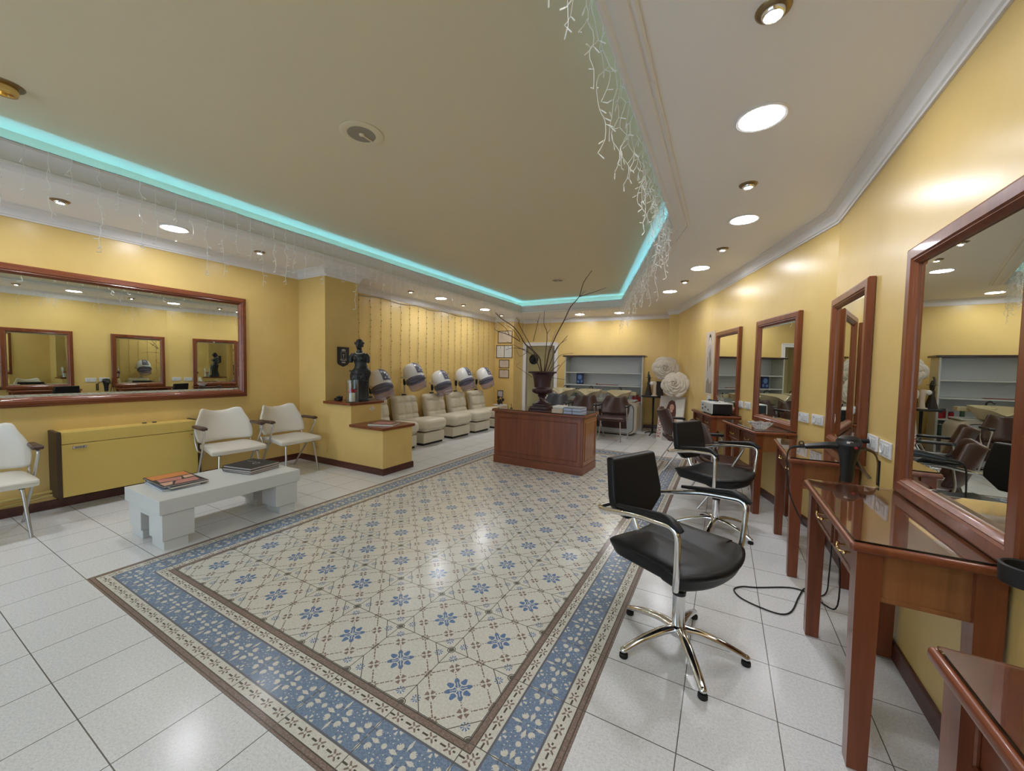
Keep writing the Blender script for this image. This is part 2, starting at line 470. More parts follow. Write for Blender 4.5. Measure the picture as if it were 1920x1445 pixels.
wf = struct('window_1', bm, 'mahogany'); struct('window_glass', bx(W0+.05, W1-.05, YF-.065, YF-.059, WZ0+.05, WZ1-.05), 'glass', wf)
struct('floor', bx(-6.0, 1.4, YF-.2, 12.2, -.08, 0), 'floor_tile', smooth=0)

# soffit with the tray opening
TRAY = [(-4.17, -1.9), (-4.17, 7.98), (-1.86, 7.98), (-.446, 3.75), (-.446, -1.9)]
def off(path, o):
    n = len(path); out = []
    for i in range(n):
        a, p, b = Vector(path[i-1]), Vector(path[i]), Vector(path[(i+1) % n])
        d1, d2 = (p-a).normalized(), (b-p).normalized(); n1, n2 = Vector((d1.y, -d1.x)), Vector((d2.y, -d2.x))
        m_ = n1+n2; m_ = m_/(m_.length_squared/2); out.append(tuple(p + m_*o))
    return out
bm = BM()
OUT = [(-5.6, YF-.1), (-5.6, 9.9), (1.0, 9.9), (1.0, YF-.1)]
for z in (ZC, ZC+.012):
    es = []
    for loop in (OUT, off(TRAY, -.012)):
        vs = [bm.verts.new((x, y, z)) for x, y in loop]; es += [bm.edges.new((vs[i], vs[(i+1) % len(vs)])) for i in range(len(vs))]
    bmesh.ops.triangle_fill(bm, edges=es, use_beauty=True)
struct('ceiling', bm, 'soffit', smooth=0)
RISE = off(TRAY, -.13)
struct('ceiling_tray', prism(BM(), [(x, y) for x, y in off(TRAY, -.2)], ZT, ZT+.03), 'cream_ceiling', smooth=0)
bm = sweep(BM(), RISE, [(0, 2.66), (0, ZT+.005), (-.03, ZT+.005), (-.03, 2.66)], closed=True)
struct('trim_3', bm, 'cream_ceiling', smooth=0)
# moulding round the tray: grooved band on the soffit, tall coved lip
prof = [(-.135, ZC), (-.135, 2.640), (-.122, 2.634), (-.110, 2.640), (-.104, 2.632), (-.088, 2.627), (-.050, 2.627), (-.036, 2.632), (-.028, 2.626), (-.016, 2.624), (-.006, 2.628), (0, 2.640), (0, 2.655),
        (-.010, 2.660), (-.022, 2.668), (-.026, 2.690), (-.022, 2.715), (-.010, 2.742), (.010, 2.762), (.016, 2.768), (.016, 2.790), (-.006, 2.790), (-.030, 2.70), (-.132, 2.70), (-.132, ZC)]
struct('trim_4', sweep(BM(), TRAY, prof, closed=True), 'white_paint', smooth=35)
led = obj('led_strip', sweep(BM(), off(TRAY, -.066), [(0, 2.702), (0, 2.706), (-.014, 2.706), (-.014, 2.702)], closed=True), 'led_cyan', smooth=0)
tag(led, 'turquoise led strip glowing behind the moulding of the raised ceiling', 'light strip')
# crown moulding and skirting
crown = [(0, 2.545), (.012, 2.545), (.014, 2.556), (.024, 2.562), (.030, 2.590), (.046, 2.616), (.072, 2.630), (.078, 2.638), (.090, 2.640), (.092, ZC+.002), (0, ZC+.002)]
struct('trim_5', sweep(BM(), ROOM, crown, closed=True), 'white_paint', smooth=30)
base = [(0, 0), (.016, 0), (.016, .070), (.010, .080), (0, .080)]
struct('baseboard_left', sweep(BM(), [ROOM[0], ROOM[1], (-3.63, 3.33), (-3.63, 3.83), (-4.73, 3.83), (-4.73, 3.86), (XL, 3.86), ROOM[5], ROOM[6], ROOM[7], backpt(D0-.085)], base), 'base_wood')
struct('baseboard_back', sweep(BM(), [backpt(D1+.085), ROOM[8], ROOM[9], ROOM[10]], base), 'base_wood')
struct('baseboard_right', sweep(BM(), [ROOM[10], BEND, (XR, YF)], base), 'base_wood')
# door frame and the dark corridor behind it
ang = math.atan2(.23, 3.68)
dr = thing('door_1', '', ''); del dr['label']; del dr['category']; dr['kind'] = 'structure'
dr.location = (*backpt(D0), 0); dr.rotation_euler = (0, 0, ang); DW = (Vector(backpt(D1))-Vector(backpt(D0))).length
bm = BM()
prof = [(-.012, .0), (-.012, .09), (.0, .10)]
for x0, x1, z0, z1 in ((-.085, 0, 0, DH+.085), (DW, DW+.085, 0, DH+.085), (0, DW, DH, DH+.085)):
    box(bm, x0, x1, -.022, .14, z0, z1, .006); 
for x0, x1, z0, z1 in ((-.09, -.062, 0, DH+.09), (DW+.062, DW+.09, 0, DH+.09), (-.09, DW+.09, DH+.062, DH+.09)):
    box(bm, x0, x1, -.032, -.020, z0, z1, .004)
struct('door_frame', bm, 'white_paint', dr)
hinge = math.radians(62)
bm = bx(-.62, 0, 0, .04, .01, DH-.01); 
lf = struct('door_leaf', bm, 'door_brown', dr); lf.location = (DW-.01, .13, 0); lf.rotation_euler = (0, 0, -hinge)
hl = struct('door_handle', tube(BM(), round_path([(-.56, -.0, 1.0), (-.56, -.05, 1.0), (-.45, -.05, 1.0)], .02), .009), 'brushed', lf)
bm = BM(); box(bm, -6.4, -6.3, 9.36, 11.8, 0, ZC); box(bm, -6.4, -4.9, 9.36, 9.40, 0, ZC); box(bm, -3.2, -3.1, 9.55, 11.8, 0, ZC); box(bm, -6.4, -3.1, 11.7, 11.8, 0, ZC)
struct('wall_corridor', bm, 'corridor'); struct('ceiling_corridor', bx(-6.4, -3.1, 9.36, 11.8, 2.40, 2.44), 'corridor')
hat = obj('hat', add(lathe(BM(), [(.001, .10), (.06, .10), (.085, .07), (.09, .0), (.17, -.02), (.17, -.026), (.001, -.02)], 20, cap=False), BM()), 'black_matte', loc=(-5.62, 11.66, 1.66), rot=(PI/2, 0, 0))
tag(hat, 'dark hat hanging on the wall inside the dim doorway', 'hat')

# ------------------------------------------------------------------ ceiling lights
def downlight():
    t = thing('downlight', '', 'ceiling light')
    obj('lamp_rim', lathe(BM(), [(.098, 0), (.118, 0), (.120, -.004), (.112, -.009), (.100, -.007), (.098, 0)], 32, cap=False), 'white_paint', t)
    obj('diffuser', lathe(BM(), [(.099, -.002), (.099, -.006), (.001, -.008)], 32, cap=False), 'diffuser', t); return t
def spotlight():
    t = thing('spotlight', '', 'ceiling light')
    obj('lamp_rim', lathe(BM(), [(.038, -.014), (.048, -.012), (.056, -.005), (.058, 0), (.040, 0), (.038, -.014)], 24, cap=False), 'bronze', t)
    obj('reflector', lathe(BM(), [(.039, -.012), (.036, -.022), (.030, -.026), (.022, -.010)], 20, cap=False), 'chrome', t)
    obj('bulb', lathe(BM(), [(.0245, -.016), (.021, -.022), (.001, -.023)], 20, cap=False), 'spot_lamp', t); return t
DL = [(.12, 2.37, 'large round lit downlight, nearest and biggest of the row above the mirror tables'), (.103, 3.854, 'large round lit downlight above the right tables, second biggest of its row'),
      (-.306, 5.404, 'round lit downlight above the far right tables, third of the large ones from the camera'), (-.82, 6.782, 'round lit downlight of the right row closest to the corner with the paper roses'),
      (-4.73, 1.722, 'round lit downlight above the big wide mirror on the left'), (-4.743, 5.76, 'round lit downlight above the second hood dryer from the pillar'), (-4.728, 7.258, 'round lit downlight above the farthest hood dryers'),
      (-3.03, 8.754, 'round lit downlight over the washbasins, left of the two at the back wall'), (-2.126, 8.838, 'round lit downlight over the washbasins, right of the two at the back wall'),
      (.11, .85, 'round downlight above the nearest table at the right'), (-5.3, 10.6, 'added round downlight, out of sight, brightening the corridor behind the open door'), (.11, -.7, 'round downlight at the front end of the right row'), (-4.73, .15, 'round downlight at the left above the front armchair'), (-4.73, -1.4, 'round downlight at the front end of the left row')]  # the corridor lamp is an added, unseen fill that brightens the doorway
p = downlight()
for i, (x, y, l) in enumerate(DL):
    if i == 0: p.location = (x, y, ZC); p['label'] = l; p['group'] = 'large round downlights'
    else: dup(p, (x, y, ZC if y < 9.5 else 2.40), 0, l, 'large round downlights')
SL = [(.108, 1.697, 'gold-rimmed spotlight at the top edge, nearest the camera'), (.101, 3.162, 'gold-rimmed spotlight between the two biggest downlights on the right'), (-.058, 4.665, 'small gold-rimmed spotlight above the right mirrors, third from the camera'),
      (-.542, 6.107, 'small gold-rimmed spotlight of the right row, farthest from the camera'), (-4.788, 1.001, 'small spotlight above the left end of the wide mirror'), (-4.777, 2.531, 'small spotlight above the right end of the wide mirror'),
      (-4.80, 5.018, 'small spotlight just behind the pillar'), (-4.786, 6.534, 'small spotlight between the two downlights above the hood dryers'), (-4.818, 8.139, 'small spotlight above the framed certificates')]
p = spotlight()
for i, (x, y, l) in enumerate(SL):
    if i == 0: p.location = (x, y, ZC); p['label'] = l; p['group'] = 'small gold-rimmed spotlights'
    else: dup(p, (x, y, ZC), 0, l, 'small gold-rimmed spotlights')
def speaker(label, x, y):
    t = thing('ceiling_speaker', label, 'speaker', (x, y, ZT), 0, 'round ceiling speakers')
    obj('rim', lathe(BM(), [(.085, 0), (.138, 0), (.140, -.004), (.132, -.009), (.095, -.010), (.085, -.004)], 36, cap=False), 'cream_ceiling', t)
    obj('grille', lathe(BM(), [(.094, -.004), (.090, -.007), (.05, -.005), (.001, -.004)], 36, cap=False), 'speaker_grille', t)
    b = bx(-.006, .006, 0, .09, -.011, -.006); sphere(b, (0, 0, -.008), .018, (1, 1, .5)); obj('grille_hub', b, 'cream_ceiling', t)
speaker('round beige speaker in the middle of the raised ceiling', -2.18, 1.81)
speaker('small-looking round speaker at the far end of the raised ceiling', -2.6, 6.30)
t = thing('spotlight', 'unlit gold spotlight at the left edge of the raised ceiling', 'ceiling light', (-3.62, .56, ZT))
obj('lamp_rim', lathe(BM(), [(.03, -.006), (.075, -.006), (.08, 0), (.03, 0)], 24, cap=False), 'bronze', t)
obj('lamp_head', lathe(BM(), [(.05, 0), (.055, -.03), (.05, -.05), (.035, -.05), (.03, -.03)], 24), 'gold', t)

# ------------------------------------------------------------------ icicle light chains round the tray
random.seed(7)
def strand(L, amp, seed, r):
    rnd = random.Random(seed); bm = BM(); pts = [(0, 0, 0)]; z = 0; x = y = 0
    while z > -L:
        z -= rnd.uniform(.035, .06); x = rnd.uniform(-amp, amp); y = rnd.uniform(-amp, amp); pts.append((x, y, z))
    tube(bm, pts, .0013*r, 4, 2); bulbs = []
    for q in pts[2:]:
        if rnd.random() < .75:
            d = Vector((rnd.uniform(-1, 1), rnd.uniform(-1, 1), rnd.uniform(-.9, .1))).normalized(); q = Vector(q)
            tube(bm, [q, q + d*.014], .0011*r, 4); bulbs.append((q, d))
    k = len(bm.faces)
    for q, d in bulbs: tube(bm, [q + d*.011, q + d*.034], .0023*r, 5)
    bm.faces.ensure_lookup_table()
    for f in bm.faces[k:]: f.material_index = 1
    return bm
def strand_pool(n, Ls, amp, s0, r):
    out = []
    for i in range(n):
        o = obj('light_strand', strand(random.choice(Ls), amp, s0+i, r), ['wire_clear', 'bulb_clear'], smooth=60); out.append(o)
    return out
mb = [strand_pool(7, (.30, .42, .55, .62), .012, 10, 1.35), strand_pool(7, (.30, .44, .58), .022, 40, 1.0)]
def chain(label, a, b, step, pool, jit=.02, reps=1):
    a, b = Vector((*a, 0)), Vector((*b, 0)); L = (b-a).length; d = (b-a).normalized(); nin = Vector((d.y, -d.x, 0))
    t = thing('icicle_lights', label, 'string lights', (0, 0, 0), 0, 'icicle light chains round the raised ceiling')
    pts = []; s = .03
    while s < L: pts.append(tuple(a + d*s + nin*(.019 + random.uniform(0, .006)) + Vector((0, 0, 2.793 - random.uniform(0, .012))))); s += .16
    obj('cable', tube(BM(), pts, .0022, 5, 2), 'wire_grey', t)
    s = .02; k = 0
    while s < L:
        st = step(s) if callable(step) else step
        for _ in range(reps):
            src = random.choice(pool); c = src.copy(); COL.objects.link(c); c.parent = t; k += 1
            q = a + d*(s + random.uniform(-jit, jit)) + nin*(.022 + random.uniform(0, .02))
            c.location = (q.x, q.y, 2.790); c.rotation_euler = (0, 0, random.uniform(0, 6.28)); c.scale = (1, 1, random.uniform(.8, 1.15))
        s += st
    return k
n1 = chain('sparse white icicle lights along the left edge of the raised ceiling', (-4.17, .35), (-4.17, 7.9), lambda s: .115 if s < 3.6 else .085, mb[0])
n2 = chain('white icicle lights hanging at the long right edge of the raised ceiling', (-.446, 3.70), (-.446, .25), lambda s: .05 if s < 1.2 else .09, mb[1], .03)
n3 = chain('dense cluster of white icicle lights on the slanted edge of the raised ceiling', (-1.86, 7.98), (-.446, 3.75), .046, mb[1], .04)
n4 = chain('thin white icicle lights at the far edge above the washbasins', (-4.17, 7.98), (-1.86, 7.98), .095, mb[0])
for pl in mb:
    for o in pl: bpy.data.objects.remove(o)
# curtain of fairy lights on the yellow wall behind the dryers
t = thing('curtain_lights', 'curtain of thin golden fairy lights hanging down the yellow wall behind the dryers', 'string lights', (XL, 3.9, 0))
pts = []; y = 4.28
while y < 8.55:
    pts.append((.02, y-3.9, 2.535 - .012*random.random() - (.02 if int(y*2.2) % 2 else 0))); y += .22
obj('cable', tube(BM(), pts, .005, 5, 3), 'wire_grey', t)
pool = []
for i in range(3):
    rnd = random.Random(i+90); bm = BM(); q = [(0, rnd.uniform(-.006, .006), -.1*k) for k in range(17)]
    tube(bm, q, .0028, 4, 2)
    for k in range(1, 16): sphere(bm, (.003, q[k][1] + rnd.choice((-.008, .008)), q[k][2] + rnd.uniform(-.03, .03)), .0095, n=5)
    pool.append(obj('light_strand', bm, 'gold_wire', t))
for i, yy in enumerate([4.34 + .235*k for k in range(18)]):
    if i < 3: pool[i].location = (.014, yy-3.9, 2.53)
    else:
        c = pool[i % 3].copy(); COL.objects.link(c); c.parent = t; c.location = (.014, yy-3.9, 2.53)

# ------------------------------------------------------------------ mirror tables and mirrors on the right
def make_table():
    t = thing('dressing_table', '', 'table', group='mirror tables along the right wall')
    L, D = .43, .375
    obj('tabletop', bx(-L, L, .008, D, .737, .767, .011, 3), 'mahogany_x', t)
    obj('glass_top', bx(-L+.012, L-.012, .010, D-.012, .7675, .7745, .002, 1), 'table_glass', t)
    for sx in (-1, 1):
        for y in (.045, D-.055):
            x = sx*(L-.052); bm = BM()
            for_r = [[(x+a*s, y+b*s, z) for a, b in ((-1, -1), (1, -1), (1, 1), (-1, 1))] for z, s in ((0, .024), (.004, .027), (.585, .032), (.762, .032))]
            obj('leg', loft(bm, for_r), 'mahogany', t, 30)
    for sx in (-1, 1):
        x = sx*(L-.050); bm = bx(x-.010, x+.010, .07, D-.08, .585, .737); box(bm, x-.015, x+.015, .07, D-.08, .572, .588, .004)
        obj('side_apron', bm, 'cherry', t)
    obj('back_apron', bx(-L+.07, L-.07, .03, .048, .60, .737), 'mahogany_x', t)
    bm = bx(-L+.08, L-.08, D-.076, D-.052, .574, .590, .003); box(bm, -L+.08, L-.08, D-.074, D-.054, .725, .737); box(bm, -.018, .018, D-.074, D-.054, .588, .73)
    obj('front_rail', bm, 'mahogany_x', t)
    for sx in (-1, 1):
        x = sx*.187; bm = bx(x-.165, x+.165, D-.072, D-.050, .592, .724, .002)
        for a, b, c, d in ((-.165, .165, .594, .606), (-.165, .165, .710, .722), (-.165, -.153, .594, .722), (.153, .165, .594, .722)): box(bm, x+a, x+b, D-.052, D-.042, c, d, .003, 1)
        dw = obj('drawer', bm, 'mahogany_x', t)
        bm = tube(BM(), [(x-.045, D-.030, .658), (x-.02, D-.022, .652), (x, D-.020, .657), (x+.02, D-.022, .652), (x+.045, D-.030, .658)], .0042, 6, 3)
        for s2 in (-1, 1): tube(bm, [(x+s2*.036, D-.052, .656), (x+s2*.036, D-.026, .656)], .005, 6)
        sphere(bm, (x-.046, D-.03, .658), .007, n=8); sphere(bm, (x+.046, D-.03, .658), .007, n=8)
        obj('handle', bm, 'gold', dw)
    for o in KIDS(t):
        if not o.name.startswith('leg'):
            for q in [o] + KIDS(o): q.data.transform(TR(0, 0, .025))
    return t
def make_mirror(W=.885, z0=.801, z1=1.928, fw=.078):
    t = thing('wall_mirror', '', 'mirror', group='framed mirrors standing on the tables')
    bm = BM(); h = W/2
    pr = [(0, .004), (0, .034), (.010, .040), (fw-.028, .040), (fw-.020, .034), (fw-.016, .036), (fw-.008, .026), (fw, .020), (fw, .006)]
    path = [(-h, z0), (-h, z1), (h, z1), (h, z0)]
    ring = [[bm.verts.new((x + (o if x < 0 else -o), y, z + (o if z < 1.2 else -o))) for o, y in pr] for x, z in path]
    for i in range(4):
        A, B = ring[i], ring[(i+1) % 4]
        for j in range(len(pr)-1): bm.faces.new((A[j], A[j+1], B[j+1], B[j]))
    obj('frame', bm, 'mahogany', t, 25)
    bm = BM(); g = h-fw+.004; b = .024
    rects = [[(-g, .012, z0+fw-.004), (-g, .012, z1-fw+.004), (g, .012, z1-fw+.004), (g, .012, z0+fw-.004)]]
    rects.append([(x*(g-b)/g, .0145, (z+b if z < 1.2 else z-b)) for x, y, z in rects[0]])
    V = [[bm.verts.new(q) for q in r] for r in rects]
    for k in range(4): bm.faces.new((V[0][k], V[0][(k+1) % 4], V[1][(k+1) % 4], V[1][k]))
    bm.faces.new(V[1])
    obj('mirror_glass', bm, 'mirror_glass', t, 0); return t
TB = [(Vector((XR, 2.072, 0)), PI/2, 'mahogany table with glass top below the largest mirror, holding the reflection of a socket', 'large framed mirror above the second nearest table, cut by the right edge'),
      (Vector((XR, 3.48, 0)), PI/2, 'mahogany table behind the hanging hair dryer, beside two white sockets', 'tall framed mirror between two pairs of sockets, third from the far end'),
      (Vector((XR, .672, 0)), PI/2, 'mahogany table nearest the camera, only its corner visible bottom right', None),
      (onwall(.860), WALLROT, 'mahogany table with a crystal bowl on its glass top', 'framed mirror standing behind the crystal bowl'),
      (onwall(2.125), WALLROT, 'mahogany table carrying the black and white box, farthest along the wall', 'farthest framed mirror, beside the paper fashion poster')]
MO = {0: -.045, 1: -.025, 3: .035, 4: .125}
tb = make_table(); mr = make_mirror()
for i, (p, rz, l1, l2) in enumerate(TB):
    if i == 0: tb.location = p; tb.rotation_euler = (0, 0, rz); tb['label'] = l1
    else: dup(tb, p, rz, l1, 'mirror tables along the right wall')
    if l2:
        q = p + Vector((math.cos(rz), math.sin(rz), 0))*MO[i]
        if i == 0: mr.location = q; mr.rotation_euler = (0, 0, rz); mr['label'] = l2
        else: dup(mr, q, rz, l2, 'framed mirrors standing on the tables')

# wide mirror on the left wall
t = thing('wide_mirror', 'very wide horizontal mirror in a brown moulded frame on the left wall', 'mirror', (XL, 1.15, 1.548), -PI/2)
A, B, fw = 1.48, .61, .085          # half length, half height; local y points into the room
bm = BM(); pr = [(0, .003), (0, .022), (.010, .030), (.022, .032), (.030, .046), (.052, .050), (.060, .042), (.066, .044), (.078, .026), (fw, .020), (fw, .008)]
ring = [[bm.verts.new((sx*(A-o), y, sz*(B-o))) for o, y in pr] for sx, sz in ((-1, -1), (-1, 1), (1, 1), (1, -1))]
for i in range(4):
    for j in range(len(pr)-1): bm.faces.new((ring[i][j], ring[i][j+1], ring[(i+1) % 4][j+1], ring[(i+1) % 4][j]))
obj('frame', bm, 'mahogany_x', t, 25)
bm = BM(); b = .028; g, h = A-fw+.004, B-fw+.004
V = [[bm.verts.new((sx*(g-i*b), .012+.0028*i, sz*(h-i*b))) for sx, sz in ((-1, -1), (-1, 1), (1, 1), (1, -1))] for i in (0, 1)]
for k in range(4): bm.faces.new((V[0][k], V[0][(k+1) % 4], V[1][(k+1) % 4], V[1][k]))
bm.faces.new(V[1]); obj('mirror_glass', bm, 'mirror_glass', t, 0)

# ------------------------------------------------------------------ chairs
def salon_chair():
    t = thing('salon_chair', '', 'chair', group='black swivel salon chairs')
    for k in range(5):
        a = math.radians(72*k+33); R_ = RZ(a)
        bm = BM(); tube(bm, [(.020, 0, .098), (.09, 0, .096), (.18, 0, .076), (.255, 0, .050), (.292, 0, .034)], lambda s: .0245-.0075*s, 10, 4, flat=.75)
        sphere(bm, (.292, 0, .034), .017, (1, 1, .85), 10); bm.transform(R_)
        lg = obj('base_leg', bm, 'chrome', t, 60)
        gl = lathe(BM(), [(.018, 0), (.020, .003), (.020, .016), (.016, .020)], 14, (.292, 0, 0)); gl.transform(R_); obj('glide', gl, 'black_rubber', lg)
    obj('pedestal', lathe(BM(), [(.040, .072), (.044, .085), (.040, .110), (.029, .118), (.029, .272)], 20), 'chrome', t)
    obj('collar', lathe(BM(), [(.031, .268), (.032, .286), (.026, .290)], 20), 'black_plastic', t)
    obj('gas_lift', lathe(BM(), [(.018, .286), (.018, .445)], 16), 'brushed', t)
    def f(c):
        k = (c.z+.045)/.09; s = .86 + .14*min(1, max(0, k))
        x, y = c.x*s, c.y*s*(1.0 + .05*c.x/.24)
        if c.x > .12: x -= (abs(c.y)/.26)**2.4*.075
        z = c.z - (.010*math.exp(-((c.y/.12)**2)) if c.z > .02 else 0) - max(0, c.x-.12)*.10
        return (x, y, z + .475)
    obj('seat', soft(BM(), (.50, .53, .090), .024, 14, f), 'black_vinyl', t, 55)
    o = [(-.178, .895), (.178, .895), (.198, .70), (.192, .650), (.10, .575), (-.10, .575), (-.192, .650), (-.198, .70)]
    bm = BM(); tmp = prism(BM(), o, -.026, .026, 'yz'); bmesh.ops.bevel(tmp, geom=tmp.edges[:], offset=.014, segments=3, profile=.5, affect='EDGES')
    for v in tmp.verts: v.co.x += -.262 - (v.co.z-.585)*.17 + .35*v.co.y**2
    obj('backrest', add(bm, tmp), 'black_vinyl', t, 50)
    half = [(.135, -.262, .435), (.150, -.282, .50), (.160, -.300, .715), (-.05, -.285, .700), (-.275, -.255, .650), (-.325, -.225, .640)]
    path = half + [(x, -y, z) for x, y, z in half[::-1]]
    obj('arm_tube', tube(BM(), round_path(path, .055, 6), .0115, 10, 1, flat=1.2), 'chrome', t, 60)
    for s in (-1, 1):
        pp = round_path([(-.165, s*.271, .708), (.115, s*.297, .742), (.178, s*.301, .708)], .06, 6)
        bm = tube(BM(), pp, lambda q: .024*(min(1, .55+q*9) if q < .06 else min(1, .6+(1-q)*8)), 12, 1, flat=.66); obj('arm_pad', bm, 'black_vinyl', t, 60)
    obj('back_post', tube(BM(), [(-.17, 0, .445), (-.235, 0, .47), (-.295, 0, .60), (-.322, 0, .655)], .010, 8, 3, flat=1.6), 'chrome', t, 60)
    return t
sc_ = salon_chair(); sc_.location = (-.15, 1.995, 0); sc_.rotation_euler = (0, 0, math.radians(-26)); sc_['label'] = 'black vinyl swivel chair with chrome star base, nearest the camera'
dup(sc_, (-.015, 3.66, 0), math.radians(-31), 'black vinyl swivel chair, the one behind the nearest, facing the second mirror', 'black swivel salon chairs')
for o in KIDS(bpy.data.objects['salon_chair.001']):
    if o.name.startswith('base_leg'): o.rotation_euler.z = math.radians(-33)

def armchair(vinyl, wood):
    t = thing('armchair', '', 'chair')
    def fs(c):
        y = c.y*(1 + .10*(c.x/.22)); return (c.x, y, c.z + .432 - (.012*(1-(abs(c.y)/.25)**2) if c.z > .01 else 0) - .02*max(0, c.x)/.23)
    obj('seat', soft(BM(), (.46, .49, .07), .028, 10, fs), vinyl, t, 60)
    def fb(c):
        k = (c.z+.18)/.36; s = abs(c.y)/.25
        y = c.y*(1.04 + .10*math.sin(PI*min(1, k*1.25)) - .26*k**2.2)
        z = c.z + .66 + (-.035*(1-min(1, s)**2)*k*k if k > .3 else 0) + .012*k*math.exp(-((s-.78)/.25)**2)
        return (c.x*(1-.2*k) - .215 - .12*k + .10*s*s, y, z)
    obj('backrest', soft(BM(), (.06, .50, .36), .028, 12, fb), vinyl, t, 60)
    for s in (-1, 1):
        bm = tube(BM(), [(.165, s*.175, .40), (.180, s*.185, .345), (.225, s*.212, 0)], lambda q: .013-.003*q, 8, 1)
        fl = obj('front_leg', bm, 'brushed', t, 60)
        obj('leg_socket', lathe(BM(), [(.017, .372), (.019, .405), (.01, .41)], 10, (.172, s*.180, 0)), 'black_plastic', fl)
        bm = tube(BM(), round_path([(-.285, s*.235, 0), (-.04, s*.262, .36), (.095, s*.278, .625), (.06, s*.278, .648)], .03, 4), .011, 8, 1)
        obj('rear_leg', bm, 'brushed', t, 60)
        bm = tube(BM(), round_path([(.0, s*.250, .392), (-.15, s*.258, .392), (-.185, s*.268, .50), (-.165, s*.275, .648)], .04, 5), .009, 8, 1)
        obj('arm_support', bm, 'brushed', t, 60)
        def fa(c): return (c.x - .045, c.y*(1 + .25*c.x/.14) + s*.278, c.z + .662 - .12*max(0, c.x-.10))
        obj('armrest', soft(BM(), (.28, .058, .034), .016, 8, fa), wood, t, 60)
    return t
ac = armchair('white_vinyl', 'arm_wood')
AC = [((-4.77, 2.205, 0), -3, 'white vinyl armchair with dark armrests right beside the yellow heater', 'white armchairs along the left wall'),
      ((-4.73, 2.85, 0), 3, 'white vinyl armchair in the corner against the pillar wall', 'white armchairs along the left wall'),
      ((-4.79, .545, 0), -2, 'white vinyl armchair cut by the left edge of the photo', 'white armchairs along the left wall')]
BR = {'white_vinyl': 'brown_vinyl', 'arm_wood': 'black_plastic'}; SLT = {'white_vinyl': 'slate_vinyl', 'arm_wood': 'black_plastic'}
AB = [((.02, 4.46, 0), 18, 'dark brown armchair hidden behind the second black chair, before the crystal bowl', 'brown armchairs before the far mirrors'),
      ((-.47, 5.80, 0), 18, 'dark brown armchair seen from the side before the poster of the woman', 'brown armchairs before the far mirrors'),
      ((-1.85, 7.42, 0), -90, 'dark brown armchair at the washbasin nearest the white cabinet end', 'armchairs before the washbasins'),
      ((-2.475, 7.43, 0), -90, 'dark brown armchair at the middle washbasin', 'armchairs before the washbasins')]
for i, (p, r, l, g) in enumerate(AC):
    if i == 0: ac.location = p; ac.rotation_euler = (0, 0, math.radians(r)); ac['label'] = l; ac['group'] = g
    else: dup(ac, p, math.radians(r), l, g)
for p, r, l, g in AB: dup(ac, p, math.radians(r), l, g, BR)
dup(ac, (-3.10, 7.44, 0), -PI/2, 'slate grey armchair at the washbasin behind the urn', 'armchairs before the washbasins', SLT)

def dryer_chair():
    t = thing('lounge_chair', '', 'chair', group='cream lounge chairs under the hood dryers')
    obj('base', bx(-.42, .33, -.275, .275, .035, .215, .018, 3), 'cream_vinyl', t)
    bm = bx(-.40, .29, -.26, .26, 0, .04); obj('plinth', bm, 'black_matte', t)
    def fs(c):
        k = max(0, (c.x-.05)/.33); z = c.z + .335 - .055*max(0, (-c.x))/.38
        return (c.x + .015 - (.03*k if c.z < -.05 else 0), c.y*(1+.02*k), z + (.012*k if c.z > 0 else 0))
    obj('seat', soft(BM(), (.76, .57, .215), .085, 12, fs), 'cream_vinyl', t, 60)
    def fb(c):
        k = (c.z+.27)/.54; d = 0
        if c.x > .02:
            gy = abs(math.sin(PI*(c.y+.28)/.187)); gz = abs(math.sin(PI*(c.z+.27)/.21))
            d = .030*(min(gy, .5)*2)**.6*(min(gz, .5)*2)**.6 - .015
        return (c.x + d - .33 - .10*k + .10*k*k*0, c.y*(1-.05*k**3), c.z + .54)
    obj('backrest', soft(BM(), (.17, .56, .54), .065, 22, fb), 'cream_vinyl', t, 60)
    return t
dc = dryer_chair()
DC = [4.50, 5.215, 6.02, 6.765, 7.53]
LB = ['cream vinyl lounge chair half hidden behind the yellow stepped wall', 'cream vinyl lounge chair beside the stepped wall, second from the pillar', 'cream vinyl lounge chair in the middle of the dryer row', 'cream vinyl lounge chair fourth from the pillar in the dryer row', 'cream vinyl lounge chair at the far end, half behind the desk']
for i, y in enumerate(DC):
    if i == 0: dc.location = (-4.74, y, 0); dc['label'] = LB[0]
    else: dup(dc, (-4.74, y, 0), 0, LB[i], 'cream lounge chairs under the hood dryers')

